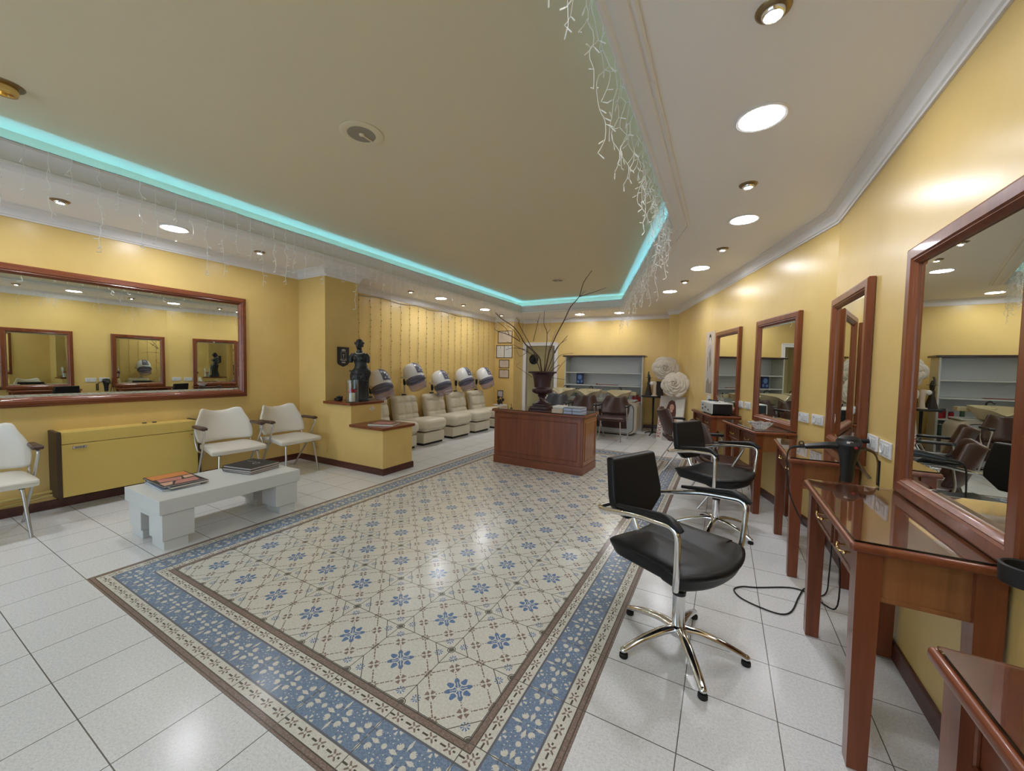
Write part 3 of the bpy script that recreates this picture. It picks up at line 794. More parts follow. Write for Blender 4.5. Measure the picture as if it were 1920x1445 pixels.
def hood_dryer():
    """origin on the floor at the wall; the hood hangs .30 m in front of the pole"""
    t = thing('hood_dryer', '', 'hair dryer', group='white hood dryers over the lounge chairs')
    obj('pole', tube(BM(), [(0, 0, .02), (0, 0, 1.0)], .014, 10), 'brushed', t)
    obj('pole_foot', lathe(BM(), [(.075, 0), (.075, .012), (.02, .03)], 20), 'black_matte', t)
    obj('pole_clamp', bx(-.045, .02, -.03, .03, .80, .83, .006), 'black_plastic', t)
    obj('joint', lathe(BM(), [(.016, .93), (.026, .95), (.028, 1.03), (.018, 1.06)], 14), 'black_plastic', t)
    T = TR(.27, 0, 1.045) @ Matrix.Rotation(math.radians(-27), 4, 'Y')
    bm = BM()
    for s in (-1, 1):
        h = T @ Vector((0, s*.188, .0)); tube(bm, round_path([(0, 0, 1.05), (.035, s*.10, 1.10), (.07, s*.185, 1.09), tuple(h)], .05, 4), .010, 8, 1, flat=1.3)
    obj('bracket', bm, 'brushed', t, 60)
    def L(name, prof, m, par=t, cap=False, n=28): b = lathe(BM(), prof, n, cap=cap); b.transform(T); return obj(name, b, m, par, 60)
    hd = L('hood', [(.176, .015), (.182, .05), (.181, .12), (.170, .195), (.145, .255), (.100, .292), (.045, .305), (.001, .306)], 'hood_white')
    L('hood_rim', [(.178, .018), (.183, .010), (.182, -.045), (.172, -.052), (.168, -.045), (.168, .0)], 'hood_grey')
    L('visor', [(.166, -.04), (.160, -.12), (.148, -.185), (.10, -.20), (.09, -.197), (.143, -.178), (.155, -.12), (.161, -.04)], 'visor')
    bm = BM(); P = [(.182, .055), (.181, .12), (.170, .195), (.145, .255), (.104, .292)]; R0 = []
    for r, z in P: R0.append([bm.verts.new(((r+.004)*math.cos(a), (r+.004)*math.sin(a), z+.002)) for a in [math.radians(q) for q in (-26, -13, 0, 13, 26)]])
    for a, b in zip(R0, R0[1:]):
        for k in range(4): bm.faces.new((a[k], a[k+1], b[k+1], b[k]))
    bm.transform(T); cp = obj('control_panel', bm, 'hood_grey', hd)
    for a, z, r in ((-12, .10, .188), (12, .13, .187), (0, .17, .181), (-10, .205, .170), (12, .09, .188)):
        bm = sphere(BM(), (r*math.cos(math.radians(a)), r*math.sin(math.radians(a)), z), .013, n=8); bm.transform(T); obj('knob', bm, 'white_lacquer', hd)
    return t
hd = hood_dryer()
HL = ['white hood dryer nearest the dark statue', 'white hood dryer raised highest of the row, second from the statue', 'white hood dryer in the middle of the row', 'white hood dryer fourth from the statue', 'white hood dryer at the far end beside the certificates']
for i, (y, dz, sc) in enumerate(((4.53, -.055, 1), (5.32, .065, 1), (6.10, -.065, 1), (6.90, .0, 1), (7.71, .01, 1))):
    o = hd if i == 0 else dup(hd, (0, 0, 0), 0, HL[i], 'white hood dryers over the lounge chairs')
    o.location = (-5.235, y, 0); o.scale = (1, 1, 1); o['label'] = HL[i]
    for c in KIDS(o):                                  # the telescopic pole: lift the head
        if c.name.split('.')[0] not in ('pole_foot', 'pole_clamp', 'pole'): c.location.z = dz
        elif c.name.split('.')[0] == 'pole': c.scale.z = (1.0+dz)

# ------------------------------------------------------------------ reception desk
ANG = math.radians(-1.5)
t = thing('reception_desk', 'mahogany reception desk with panelled sides carrying the urn', 'desk', (-2.19, 4.66, 0), ANG)
hx = .665
obj('plinth', bx(-hx-.005, hx+.005, -.010, .535, 0, .105, .004), 'mahogany_x', t)
obj('carcass', bx(-hx, hx, 0, .525, .105, .735, .003), 'mahogany', t)
def panel(name, par, w, h, mtx, m):
    bm = BM()
    for a, b, c, d, y in ((-w/2, w/2, 0, h, .006),): box(bm, a, b, -y, .002, c, d, .002, 1)
    for a, b, c, d in ((-w/2+.045, w/2-.045, .05, .062), (-w/2+.045, w/2-.045, h-.062, h-.05), (-w/2+.045, -w/2+.057, .05, h-.05), (w/2-.057, w/2-.045, .05, h-.05)): box(bm, a, b, -.014, .0, c, d, .004, 1)
    bm.transform(mtx); return obj(name, bm, m, par)
panel('front_panel', t, 2*hx-.05, .60, TR(0, 0, .115), 'mahogany')
panel('side_panel', t, .50, .60, TR(hx, .265, .115) @ RZ(PI/2), 'cherry')
panel('side_panel', t, .50, .60, TR(-hx, .265, .115) @ RZ(-PI/2), 'mahogany')
obj('desktop', bx(-hx-.028, hx+.028, -.035, .55, .735, .768, .009, 3), 'mahogany_x', t)
obj('glass_top', bx(-hx-.018, hx+.018, -.025, .54, .7685, .7755, .002, 1), 'table_glass', t)
ZD = .776

# urn and dry branches
U = (-2.27, 5.02)
t = thing('urn', 'dark rusty cast-iron urn on the reception desk', 'urn', (*U, ZD))
obj('base', box(bx(-.128, .128, -.128, .128, 0, .04, .006), -.105, .105, -.105, .105, .04, .075, .008), 'urn_iron', t)
bm = lathe(BM(), [(.095, .075), (.10, .088), (.078, .10), (.052, .118), (.043, .145), (.044, .165), (.062, .178), (.066, .19), (.052, .20), (.075, .208), (.122, .225), (.141, .25), (.143, .275), (.134, .295), (.118, .303), (.115, .315), (.120, .37), (.130, .43), (.145, .485), (.165, .505), (.192, .515), (.197, .525), (.192, .535), (.165, .53), (.14, .50), (.12, .43), (.001, .42)], 32, cap=False)
bo = obj('bowl', bm, 'urn_iron', t, 50)
bm = BM()
for k in range(24):
    a = 2*PI*k/24; sphere(bm, (.134*math.cos(a), .134*math.sin(a), .262), .018, (.6, .6, 1.6), 8)
for k in range(32):
    a = 2*PI*k/32; sphere(bm, (.192*math.cos(a), .192*math.sin(a), .522), .011, n=6)
obj('relief', bm, 'urn_iron', bo)
t = thing('dry_branches', 'tall bare twigs spreading out of the dark urn', 'branches', (*U, ZD+.45))
BRN = [(0.0095, [(0.017, 0.012, 0.0), (0.042, 0.041, 0.181), (0.067, 0.07, 0.363), (0.134, 0.135, 0.595), (0.228, 0.215, 0.829), (0.296, 0.279, 1.026), (0.394, 0.357, 1.177), (0.436, 0.407, 1.382), (0.534, 0.487, 1.566)]),
       (0.005, [(0.418, 0.288, 1.163), (0.574, 0.435, 1.238), (0.727, 0.58, 1.321)]),
       (0.0035, [(0.418, 0.288, 1.163), (0.463, 0.432, 1.269)]),
       (0.003, [(0.25, 0.178, 0.824), (0.361, 0.334, 0.883)]),
       (0.0105, [(0.009, 0.007, 0.0), (-0.033, 0.012, 0.15), (-0.075, 0.017, 0.3), (-0.268, -0.035, 0.476), (-0.36, -0.032, 0.61), (-0.473, -0.042, 0.737), (-0.649, -0.087, 0.857), (-0.75, -0.092, 0.948)]),
       (0.006, [(-0.3, -0.142, 0.508), (-0.47, -0.154, 0.602), (-0.656, -0.178, 0.66), (-0.734, -0.142, 0.705)]),
       (0.0045, [(-0.437, -0.213, 0.597), (-0.563, -0.105, 0.71), (-0.755, -0.033, 0.82)]),
       (0.0045, [(-0.301, -0.141, 0.531), (-0.345, -0.273, 0.664), (-0.376, -0.402, 0.711)]),
       (0.0065, [(0.001, 0.003, 0.0), (-0.053, -0.047, 0.186), (-0.107, -0.097, 0.371), (-0.192, -0.189, 0.577), (-0.248, -0.266, 0.72), (-0.241, -0.314, 0.788), (-0.245, -0.37, 0.811)]),
       (0.003, [(-0.317, -0.137, 0.79), (-0.199, -0.346, 0.797)]),
       (0.0065, [(0.013, 0.01, 0.0), (0.036, 0.005, 0.312), (0.058, 0.001, 0.624), (0.036, -0.066, 0.745), (0.057, -0.106, 0.932)]),
       (0.004, [(0.037, 0.05, 0.629), (0.138, -0.074, 0.674)]),
       (0.0045, [(-0.133, -0.05, 0.511), (-0.098, 0.007, 0.781), (-0.078, 0.047, 0.915)]),
       (0.003, [(-0.083, -0.008, 0.787), (-0.129, 0.015, 0.83)]),
       (0.0065, [(0.025, 0.016, 0.0), (0.101, 0.028, 0.199), (0.178, 0.04, 0.399), (0.284, 0.028, 0.509), (0.364, -0.0, 0.586)]),
       (0.005, [(0.141, 0.093, 0.348), (0.165, 0.228, 0.486), (0.215, 0.374, 0.565)]),
       (0.005, [(0.029, 0.019, 0.0), (0.093, 0.117, 0.153), (0.158, 0.215, 0.307), (0.195, 0.351, 0.343), (0.271, 0.509, 0.366)]),
       (0.006, [(0.009, 0.007, 0.0), (0.104, 0.033, 0.083), (0.2, 0.059, 0.166), (0.251, 0.031, 0.181)]),
       (0.0035, [(0.109, 0.063, 0.0), (0.23, 0.019, 0.12), (0.351, -0.025, 0.24), (0.557, -0.137, 0.309)]),
       (0.005, [(-0.044, -0.013, 0.268), (-0.254, 0.028, 0.363), (-0.486, 0.058, 0.461), (-0.667, 0.115, 0.532)]),
       (0.0035, [(-0.195, -0.091, 0.372), (-0.386, 0.029, 0.3), (-0.533, 0.182, 0.412)]),
       (0.003, [(0.109, 0.063, 0.0), (0.277, -0.076, -0.009), (0.445, -0.215, -0.019)]),
       (0.003, [(-0.132, -0.07, 0.0), (-0.233, -0.124, 0.078), (-0.334, -0.179, 0.156), (-0.289, -0.151, 0.202)]),
       (0.004, [(-0.229, -0.108, 0.394), (-0.305, -0.321, 0.407), (-0.326, -0.506, 0.368)]),
       (0.0045, [(0.009, 0.007, 0.0), (0.073, -0.034, 0.215), (0.137, -0.076, 0.43), (0.264, -0.166, 0.654)])]
for r, P in BRN: obj('branch', tube(BM(), P, lambda s, r=r: 1.15*r*(1-.6*s), 7, 3), 'twig', t, 60)

# ------------------------------------------------------------------ left side: heater, bench, magazines
t = thing('fan_heater', 'long yellow wall heater with dark brown side panels', 'heater', (XL, 1.512, 0))
obj('casing', bx(.0, .205, -.495, .495, .14, .700), 'heater_panel', t)
for s in (-1, 1): obj('side_panel', bx(0, .252, s*.512-.014, s*.512+.014, .128, .720, .003), 'heater_side', t)
obj('front_panel', bx(.205, .248, -.497, .497, .137, .605, .003), 'heater_panel', t)
bm = bx(.205, .248, -.497, .497, .609, .714, .004); box(bm, .03, .20, -.497, .497, .700, .712); obj('top_flap', bm, 'heater_panel', t)
obj('air_grille', bx(.196, .207, -.49, .49, .700, .7135), 'heater_side', t)
bg = obj('badge', bx(.246, .2515, -.435, -.345, .560, .585, .001, 1), 'cream_shell', t)
bm = BM(); 
for a, b, c, d in ((-.433, -.347, .582, .5845), (-.433, -.347, .5605, .563), (-.433, -.431, .56, .585), (-.349, -.347, .56, .585)): box(bm, .2510, .2522, a, b, c, d)
box(bm, .2510, .2522, -.418, -.372, .569, .576); box(bm, .2510, .2522, -.368, -.358, .566, .579)
obj('badge_mark', bm, 'dark_grey', bg)
obj('latch', bx(.247, .253, .435, .452, .565, .575, .001, 1), 'bronze', t)
for y in (.11, .19): obj('control_knob', bx(.06, .085, y-.016, y+.016, .712, .722, .002, 1), 'dark_grey', t)
tag(obj('water_pipes', tube(tube(BM(), round_path([(-5.29, -.4, .125), (-5.285, .55, .135), (-5.26, .80, .16), (-5.25, 1.02, .17)], .1), .014, 8), round_path([(-5.285, -.4, .095), (-5.28, .75, .105), (-5.26, .88, .125), (-5.22, 1.08, .15)], .1), .012, 8), 'pipe_yellow'), 'yellow painted pipes running along the wall into the heater', 'pipes')

t = thing('bench_table', 'low white block table on four stepped feet before the heater', 'table', (-3.745, 1.64, 0))
obj('tabletop', bx(-.315, .315, -.51, .51, .268, .372, .002, 1), 'white_lacquer', t)
for sx in (-1, 1):
    for sy in (-1, 1):
        a, b = sorted((sx*.298, sx*.075)); c, d = sorted((sy*.492, sy*.30)); bm = bx(a, b, c, d, .07, .268, .002, 1)
        a, b = sorted((sx*.285, sx*.085)); c, d = sorted((sy*.480, sy*.335)); obj('leg', box(bm, a, b, c, d, 0, .07, .002, 1), 'white_lacquer', t)
for sy in (-1, 1):
    c, d = sorted((sy*.492, sy*.44)); obj('leg_bridge', bx(-.08, .08, c, d, .215, .268), 'white_lacquer', t)
ZB = .372
def book(name, label, cat, x, y, z, w, l, h, rz, cover, pages='paper', group=None):
    t = thing(name, label, cat, (x, y, z), math.radians(rz), group)
    obj('pages', bx(-w/2+.003, w/2-.003, -l/2+.004, l/2-.004, .002, h-.002), pages, t)
    bm = bx(-w/2, w/2, -l/2, l/2, h-.002, h, .0005, 1); box(bm, -w/2, w/2, -l/2, l/2, 0, .002, .0005, 1); box(bm, -w/2, -w/2+.002, -l/2, l/2, 0, h)
    obj('cover', bm, cover, t); return t
g = 'magazines on the white block table'
book('magazine', 'pale magazine at the bottom of the left stack on the white table', 'magazine', -3.86, 1.36, ZB, .40, .24, .012, -4, 'box_blue', group=g)
book('magazine', 'thick magazine in the middle of the left stack on the white table', 'magazine', -3.845, 1.385, ZB+.012, .40, .25, .016, 3, 'dark_grey', group=g)
t = book('magazine', 'glossy orange fashion magazine on top of the left stack', 'magazine', -3.87, 1.375, ZB+.028, .42, .27, .010, -2, 'ink', group=g)
bm = BM()
def blob(bm, pts, z, h=.0006): return prism(bm, pts, z, z+h)
obj('cover_print', blob(BM(), [(-.20, -.125), (-.05, -.12), (-.06, .125), (-.20, .125)], .0101), 'orange_print', t)
obj('cover_print', blob(blob(BM(), [(-.045, -.10), (.06, -.11), (.08, .02), (-.02, .05)], .0101), [(.09, -.02), (.19, -.06), (.19, .10), (.07, .11)], .0101), 'pink_print', t)
obj('cover_print', blob(blob(BM(), [(-.03, .06), (.05, .05), (.04, .12), (-.04, .12)], .0101), [(.09, -.12), (.19, -.12), (.18, -.07), (.09, -.04)], .0101), 'skin_print', t)
g = 'black albums on the white block table'
for i, (dx, dy, z, rz, l) in enumerate(((0, 0, 0, 10, 'black album at the bottom of the right stack on the white table'), (.008, -.006, .018, 13, 'black album in the middle of the right stack on the white table'), (-.004, .004, .036, 11, 'black album with a pale round emblem on top of the right stack'))):
    t = book('album', l, 'album', -3.80+dx, 1.92+dy, ZB+z, .335, .29, .018, rz, 'black_matte', 'grey_print', g)
    if i == 2:
        bm = lathe(BM(), [(.024, .0182), (.030, .0184), (.024, .0186)], 24, (.03, .02, 0), cap=False)
        for k in range(4): box(bm, -.12+k*.028, -.10+k*.028, .05, .056, .0180, .0185)
        obj('emblem', bm, 'grey_print', t)

# ------------------------------------------------------------------ stepped wall: statue, vase, plaque, album
t = thing('statue', 'tall black draped female figure statue on the upper ledge', 'statue', (-4.365, 3.60, .865), math.radians(-55))
def ell(cx, cy, z, rx, ry, fold=0, n=36, ph=0):
    return [(cx + rx*(1+fold*math.sin(9*a+ph))*math.cos(a), cy + ry*(1+fold*math.sin(9*a+ph))*math.sin(a), z) for a in [2*PI*k/n for k in range(n)]]
def sec(z, cx, cy, rx, ry, f=0, tw=0, n=48):
    out = []
    for k in range(n):
        a = 2*PI*k/n; w_ = 1 + f*(.6*math.sin(7*a+tw) + .4*math.sin(12*a-1.7*tw+.8))
        out.append((cx + rx*w_*math.cos(a), cy + ry*w_*math.sin(a), z))
    return out
R_ = [sec(.026, .0, .0, .120, .118, .10, 0), sec(.07, .0, .0, .108, .110, .11, .4), sec(.14, .005, -.004, .096, .104, .11, .8), sec(.21, .012, -.006, .092, .108, .10, 1.3), sec(.28, .022, -.004, .098, .116, .10, 1.9), sec(.34, .022, .004, .104, .124, .09, 2.6), sec(.385, .014, .010, .102, .128, .07, 3.4), sec(.415, .006, .014, .098, .126, .05, 4.2),
      sec(.432, .0, .014, .084, .106, .02, 4.6), sec(.46, -.006, .012, .070, .088), sec(.50, -.008, .006, .062, .078), sec(.535, -.006, .0, .066, .084), sec(.575, -.002, -.005, .076, .094), sec(.61, -.004, -.010, .070, .100), sec(.638, -.008, -.012, .056, .098), sec(.655, -.010, -.012, .044, .072), sec(.667, -.010, -.012, .034, .044), sec(.69, -.004, -.012, .029, .032), sec(.725, .002, -.012, .031, .032)]
bm = loft(BM(), R_)
for s in (-1, 1): sphere(bm, (.050, s*.042-.006, .578), .033, n=12); tube(bm, [(-.008, s*.078-.012, .634), (-.010, s*.106-.012, .600), (-.004, s*.110-.012, .548), (.0, s*.108-.012, .525)], lambda q: .034-.009*q, 12, 3)
for q in range(5): tube(bm, [(.075-.01*q, -.115+.03*q, .412-.012*q), (.118-.006*q, -.01+.02*q, .372-.02*q), (.085-.006*q, .115, .385-.03*q)], .011, 8, 4)
hb = loft(BM(), [sec(.705, .010, -.012, .026, .024, n=20), sec(.722, .018, -.012, .040, .032, n=20), sec(.745, .014, -.012, .049, .040, n=20), sec(.775, .008, -.012, .054, .044, n=20), sec(.805, .0, -.012, .050, .043, n=20), sec(.828, -.006, -.012, .032, .030, n=20), sec(.836, -.006, -.012, .010, .010, n=20)])
sphere(hb, (.066, -.012, .760), .010, (1, .7, 1.8), 8); sphere(hb, (.056, -.012, .733), .012, (.8, 1.2, .6), 8)
for q in (-1, 1): sphere(hb, (.052, -.012+q*.018, .778), .010, (.6, 1.2, .5), 8)
bd = obj('figure', bm, 'statue_black', t, 60); obj('head', hb, 'statue_black', t, 60)
bm = BM()
for k in range(22):
    a = -2.5 + 5.0*k/21; sphere(bm, (-.002 - .050*math.cos(a)*.95, -.012 + .050*math.sin(a), .800 - .018*abs(a)/2.5), .018, n=8)
for q in (-.02, 0, .02): sphere(bm, (-.062, -.012+q, .778-abs(q)), .022, n=8)
sphere(bm, (-.012, -.012, .815), .046, (1, .95, .7), 14); obj('hair', bm, 'statue_black', t, 60)
obj('plinth', lathe(BM(), [(.13, 0), (.135, .01), (.125, .028)], 28), 'statue_black', t)
bm = BM()
for k in range(26):
    a = 2*PI*k/26; sphere(bm, (.0 + .046*math.cos(a), -.008 + .052*math.sin(a), .664 - .018*math.cos(a)), .0058, n=6)
obj('necklace', bm, 'pearl', t)
t = thing('candle_vase', 'clear glass cylinder holding a cream candle and red petals', 'vase', (-4.275, 3.40, .866))
obj('glass', lathe(BM(), [(.001, 0), (.078, 0), (.080, .004), (.080, .292), (.0765, .292), (.0765, .010), (.001, .010)], 36, cap=False), 'glass', t)
obj('candle', lathe(BM(), [(.036, .0105), (.038, .014), (.038, .118), (.030, .124), (.004, .121), (.003, .135)], 24), 'candle', t)
bm = BM(); rnd = random.Random(3)
for k in range(16):
    a = rnd.uniform(0, 6.28); r = rnd.uniform(.01, .05); sphere(bm, (r*math.cos(a), r*math.sin(a), .138 + rnd.uniform(-.012, .03)), .015, (1.2, 1, .55), 6)
obj('petals', bm, 'red_petal', t)
bm = BM(); rnd = random.Random(5)
for k in range(14): sphere(bm, (rnd.uniform(-.055, .055), rnd.uniform(-.035, .035), .018 + rnd.choice((0, 0, .028))), .018, n=8)
tag(obj('bead_cluster', bm, 'black_plastic', loc=(-4.60, 3.43, .866)), 'small heap of black beads on the ledge left of the statue', 'ornament')
t = thing('shield_plaque', 'black shield-shaped plaque with a pale crest on the pillar', 'plaque', (-4.729, 3.603, 1.33), PI/2)
o = [(-.092, .275), (.092, .275), (.092, .06), (.07, .028), (0, 0), (-.07, .028), (-.092, .06)]
obj('board', prism(BM(), o, -.016, 0, 'xz'), 'ink', t)
bm = BM(); Y0, Y1 = -.0172, -.0158
prism(bm, [(-.035, .235), (0, .252), (.035, .235), (.028, .218), (-.028, .218)], Y0, Y1, 'xz')
for a, b, c, d in ((-.04, .04, .205, .208), (-.04, .04, .115, .118), (-.042, -.039, .115, .208), (.039, .042, .115, .208), (-.004, .004, .13, .18), (-.02, .02, .165, .17), (-.03, .03, .085, .097), (-.05, -.03, .09, .105), (.03, .05, .09, .105), (-.03, .03, .05, .07)): box(bm, a, b, Y0, Y1, c, d)
obj('crest', bm, 'grey_print', t)
t = book('album', 'closed picture album lying on the lower ledge', 'album', -3.83, 3.53, .590, .33, .25, .022, 24, 'frame_brown', 'paper')
obj('cover_picture', prism(BM(), [(-.12, -.085), (.12, -.085), (.12, .085), (-.12, .085)], .0221, .0227), 'pink_print', t)
bm = BM()
for a, b, s in ((0, .018, .02), (-.03, 0, .018), (.03, .004, .02), (0, -.018, .015), (.015, .03, .012)):
    prism(bm, [(a+s*math.cos(q), b+s*.7*math.sin(q)) for q in [2*PI*k/10 for k in range(10)]], 0, .004, 'yz')
tag(obj('wall_flower', bm, 'paper', loc=(-4.210, 3.665, .76)), 'small white flower ornament stuck on the upper step', 'ornament')

# ------------------------------------------------------------------ right wall: sockets, hair dryer, cord, ring, bowl, box
def socket():
    t = thing('socket', '', 'socket', group='white double sockets on the right wall')
    obj('plate', bx(-.079, .079, 0, .010, -.042, .042, .003, 2), 'socket_white', t)
    b = lathe(BM(), [(.028, .001), (.028, .004), (.024, .004), (.021, -.004), (.001, -.005)], 24, cap=False); b.transform(TR(.037, .0095, 0) @ Matrix.Rotation(-PI/2, 4, 'X'))
    oo = obj('outlet', b, 'white_lacquer', t)
    bm = BM()
    for s in (-1, 1): sphere(bm, (.037+s*.009, .006, 0), .003, n=6)
    obj('pin_hole', bm, 'dark_grey', oo)
    obj('switch', bx(-.058, -.032, .009, .014, -.026, .026, .002, 1), 'white_lacquer', t); obj('switch', bx(-.028, -.004, .009, .014, -.026, .026, .002, 1), 'white_lacquer', t)
    return t
so = socket()
SO = [(Vector((XR, 2.905, .962)), PI/2, 'white socket that the hair dryer is plugged into'), (Vector((XR, 2.705, .958)), PI/2, 'white socket just left of the largest mirror'),
      (onwall(.36, 0, .952), WALLROT, 'white socket right of the crystal bowl mirror, the farther of its pair'), (onwall(.15, 0, .957), WALLROT, 'white socket right of the crystal bowl mirror, the nearer of its pair'),
      (onwall(1.765, 0, .945), WALLROT, 'white socket beside the farthest mirror, the farther of its pair'), (onwall(1.55, 0, .948), WALLROT, 'white socket beside the farthest mirror, the nearer of its pair'), (onwall(3.0, 0, .93), WALLROT, 'white socket just under the paper fashion poster')]
for i, (p, rz, l) in enumerate(SO):
    if i == 0: so.location = p; so.rotation_euler = (0, 0, rz); so['label'] = l
    else: dup(so, p, rz, l, 'white double sockets on the right wall')
HX, HY = .655, 2.90
t = thing('hair_dryer', 'black hair dryer hanging nozzle down from its wall bracket', 'hair dryer', (HX, HY, .72))
obj('body', lathe(BM(), [(.022, .02), (.026, .0), (.030, .02), (.036, .11), (.046, .16), (.056, .20), (.058, .235), (.052, .256), (.03, .268), (.001, .270)], 24, cap=False), 'black_plastic', t)
obj('air_filter', lathe(BM(), [(.0585, .218), (.0595, .222), (.0595, .238), (.0585, .242)], 24, cap=False), 'dark_grey', t)
hn = obj('handle', tube(BM(), [(-.03, 0, .205), (-.09, 0, .205), (-.15, -.0, .195), (-.205, 0, .185)], lambda q: .027-.010*q, 12, 3, flat=.9), 'black_plastic', t, 60)
bm = tube(BM(), [(-.20, 0, .186), (-.25, 0, .178), (-.275, .0, .168)], lambda q: .010-.004*q, 8, 2)
tube(bm, [(-.222 + .011*math.cos(a), 0, .203 + .011*math.sin(a)) for a in [2*PI*k/12 for k in range(13)]], .003, 6); obj('strain_relief', bm, 'black_rubber', hn)
b = lathe(BM(), [(.008, 0), (.008, .004), (.001, .005)], 12, cap=False); b.transform(TR(.02, -.055, .21) @ Matrix.Rotation(PI/2, 4, 'X')); obj('button', b, 'red_plastic', t)
obj('rating_label', bx(-.022, .006, -.0585, -.0555, .232, .243), 'paper', t)
t = thing('dryer_bracket', 'dark metal wall bracket holding the hair dryer', 'bracket', (XR, 2.86, .80))
obj('band', tube(BM(), round_path([(-.006, -.065, -.045), (-.006, -.065, .075), (-.012, -.02, .118), (-.05, .02, .128), (-.085, .045, .10), (-.060, .055, .03), (-.02, .05, -.03), (-.006, .045, -.05)], .04, 4), .010, 8, 1, flat=.28), 'bronze', t, 60)
obj('mount_plate', bx(-.004, 0, -.085, -.045, -.06, .08, .001, 1), 'black_plastic', t)
cz = .006
pts = [(XR-.004, 2.942, .962), (.70, 2.945, .955), (.66, 2.99, .88), (.64, 3.03, .5), (.62, 3.00, .12), (.60, 2.94, cz+.012), (.553, 2.886, cz), (.50, 2.90, cz), (.411, 2.907, cz), (.234, 2.803, cz), (.150, 2.765, cz), (.105, 2.700, cz), (.142, 2.619, cz), (.245, 2.567, cz), (.331, 2.558, cz), (.388, 2.624, cz), (.445, 2.804, cz+.006), (.502, 2.941, cz+.004), (.56, 2.80, cz), (.615, 2.76, cz+.03), (.60, 2.72, .35), (.54, 2.72, .50), (.46, 2.80, .45), (.38, 2.87, .62), (.365, 2.90, .83), (.38, 2.90, .888)]
t = thing('power_cord', 'thin black hair dryer cord looping over the floor by the tables', 'cord', (0, 0, 0))
obj('cable', tube(BM(), pts, .0040, 7, 5), 'black_rubber', t, 60)
obj('plug', tube(BM(), [(XR-.012, 2.942, .962), (XR-.045, 2.942, .960), (XR-.06, 2.943, .958)], .013, 10), 'black_rubber', t, 60)
t = thing('dryer_ring', 'black ring-shaped dryer holder on the wall beside the nearest tables', 'holder', (.722, 1.525, .80))
obj('ring', lathe(BM(), [(.046, 0), (.050, .003), (.052, .05), (.047, .053), (.042, .05), (.040, .004), (.046, 0)], 32, cap=False), 'black_matte', t)
obj('wall_arm', bx(.035, .0435, -.02, .02, -.06, .045, .003), 'black_matte', t)
q = onwall(.60, .255)
t = thing('crystal_bowl', 'faceted crystal bowl on the glass table top', 'bowl', (q.x, q.y, .8005), .3)
rn = []
for r, z in ((.045, 0), (.050, .010), (.085, .045), (.100, .058), (.092, .058), (.075, .044), (.040, .014)):
    rn.append([(r*(1.12 if k % 2 else .92)*math.cos(2*PI*k/16), r*(1.12 if k % 2 else .92)*math.sin(2*PI*k/16), z + (.010 if k % 2 and z > .05 else 0)) for k in range(16)])
obj('bowl', loft(BM(), rn), 'crystal', t, 0)
q = onwall(2.0, .21)
t = thing('radio', 'black box with white side panel standing on the farthest table', 'appliance', (q.x, q.y, .8005), WALLROT)
obj('case', bx(-.235, .19, -.115, .115, .008, .135, .006), 'black_plastic', t)
sp = obj('front_panel', bx(-.235, .235, .1155, .126, .006, .140, .004), 'white_lacquer', t)
for x, z in ((-.10, .05), (.02, .075), (.14, .05), (.14, .10)): obj('knob', sphere(BM(), (x, .128, z), .012, n=8), 'dark_grey', sp)
obj('top_cover', bx(-.238, .235, -.118, .12, .135, .146, .003), 'white_lacquer', t)
for x in (-.18, .17):
    for y in (-.09, .09): obj('foot', bx(x-.012, x+.012, y-.012, y+.012, 0, .008), 'black_rubber', t)
q = onwall(2.15, .21)
tag(obj('hand_mirror', add(sphere(BM(), (.05, 0, .012), .018, (2.6, 1, .7), 8), tube(BM(), [(-.10, 0, .011), (.02, 0, .011)], .009, 8)), 'black_plastic', loc=(q.x, q.y, .9470), rot=(0, 0, WALLROT+.4)), 'small black hand tool lying on top of the black and white box', 'tool')
q = onwall(1.90, .17)
bm = BM(); 
for k in range(3): tube(bm, [(-.02*k+.025*math.cos(a), .03*k+.05*math.sin(a)*.4, .05+.045*math.sin(a)) for a in [2*PI*j/14 for j in range(15)]], .0022, 5)
box(bm, -.06, .05, -.02, .08, 0, .006)
tag(obj('wire_stand', bm, 'brushed', loc=(q.x, q.y, .9470), rot=(0, 0, WALLROT)), 'little wire stand on the black and white box by the farthest mirror', 'stand')
# paper fashion poster on the slanted wall
t = thing('fashion_poster', 'narrow paper poster of a standing figure in a long dress', 'poster', onwall(2.83, .002, .98), WALLROT)
obj('sheet', bx(0, .415, 0, .003, 0, 1.0), 'paper_beige', t)
def flat(name, par, polys, m, y0, y1):
    bm = BM()
    for p in polys: prism(bm, p, y0, y1, 'xz')
    return obj(name, bm, m, par, 0)
flat('dress_print', t, [[(.05, .06), (.34, .05), (.33, .42), (.30, .60), (.34, .74), (.26, .80), (.15, .79), (.09, .72), (.11, .58), (.08, .40)]], 'grey_print', .003, .0038)
flat('shade_print', t, [[(.05, .03), (.34, .03), (.33, .20), (.24, .28), (.16, .17), (.07, .24)], [(.11, .50), (.20, .42), (.24, .66), (.17, .74)], [(.27, .40), (.31, .36), (.31, .58), (.28, .62)]], 'sepia_print', .0038, .0044)
flat('face_print', t, [[(.205 + .035*math.cos(a), .865 + .05*math.sin(a)) for a in [2*PI*k/14 for k in range(14)]], [(.19, .79), (.225, .79), (.22, .83), (.195, .83)]], 'paper', .003, .0046)
flat('hair_print', t, [[(.155, .86), (.165, .94), (.205, .965), (.245, .945), (.255, .87), (.245, .85), (.24, .90), (.205, .915), (.175, .90), (.168, .85)]], 'ink', .0046, .0052)

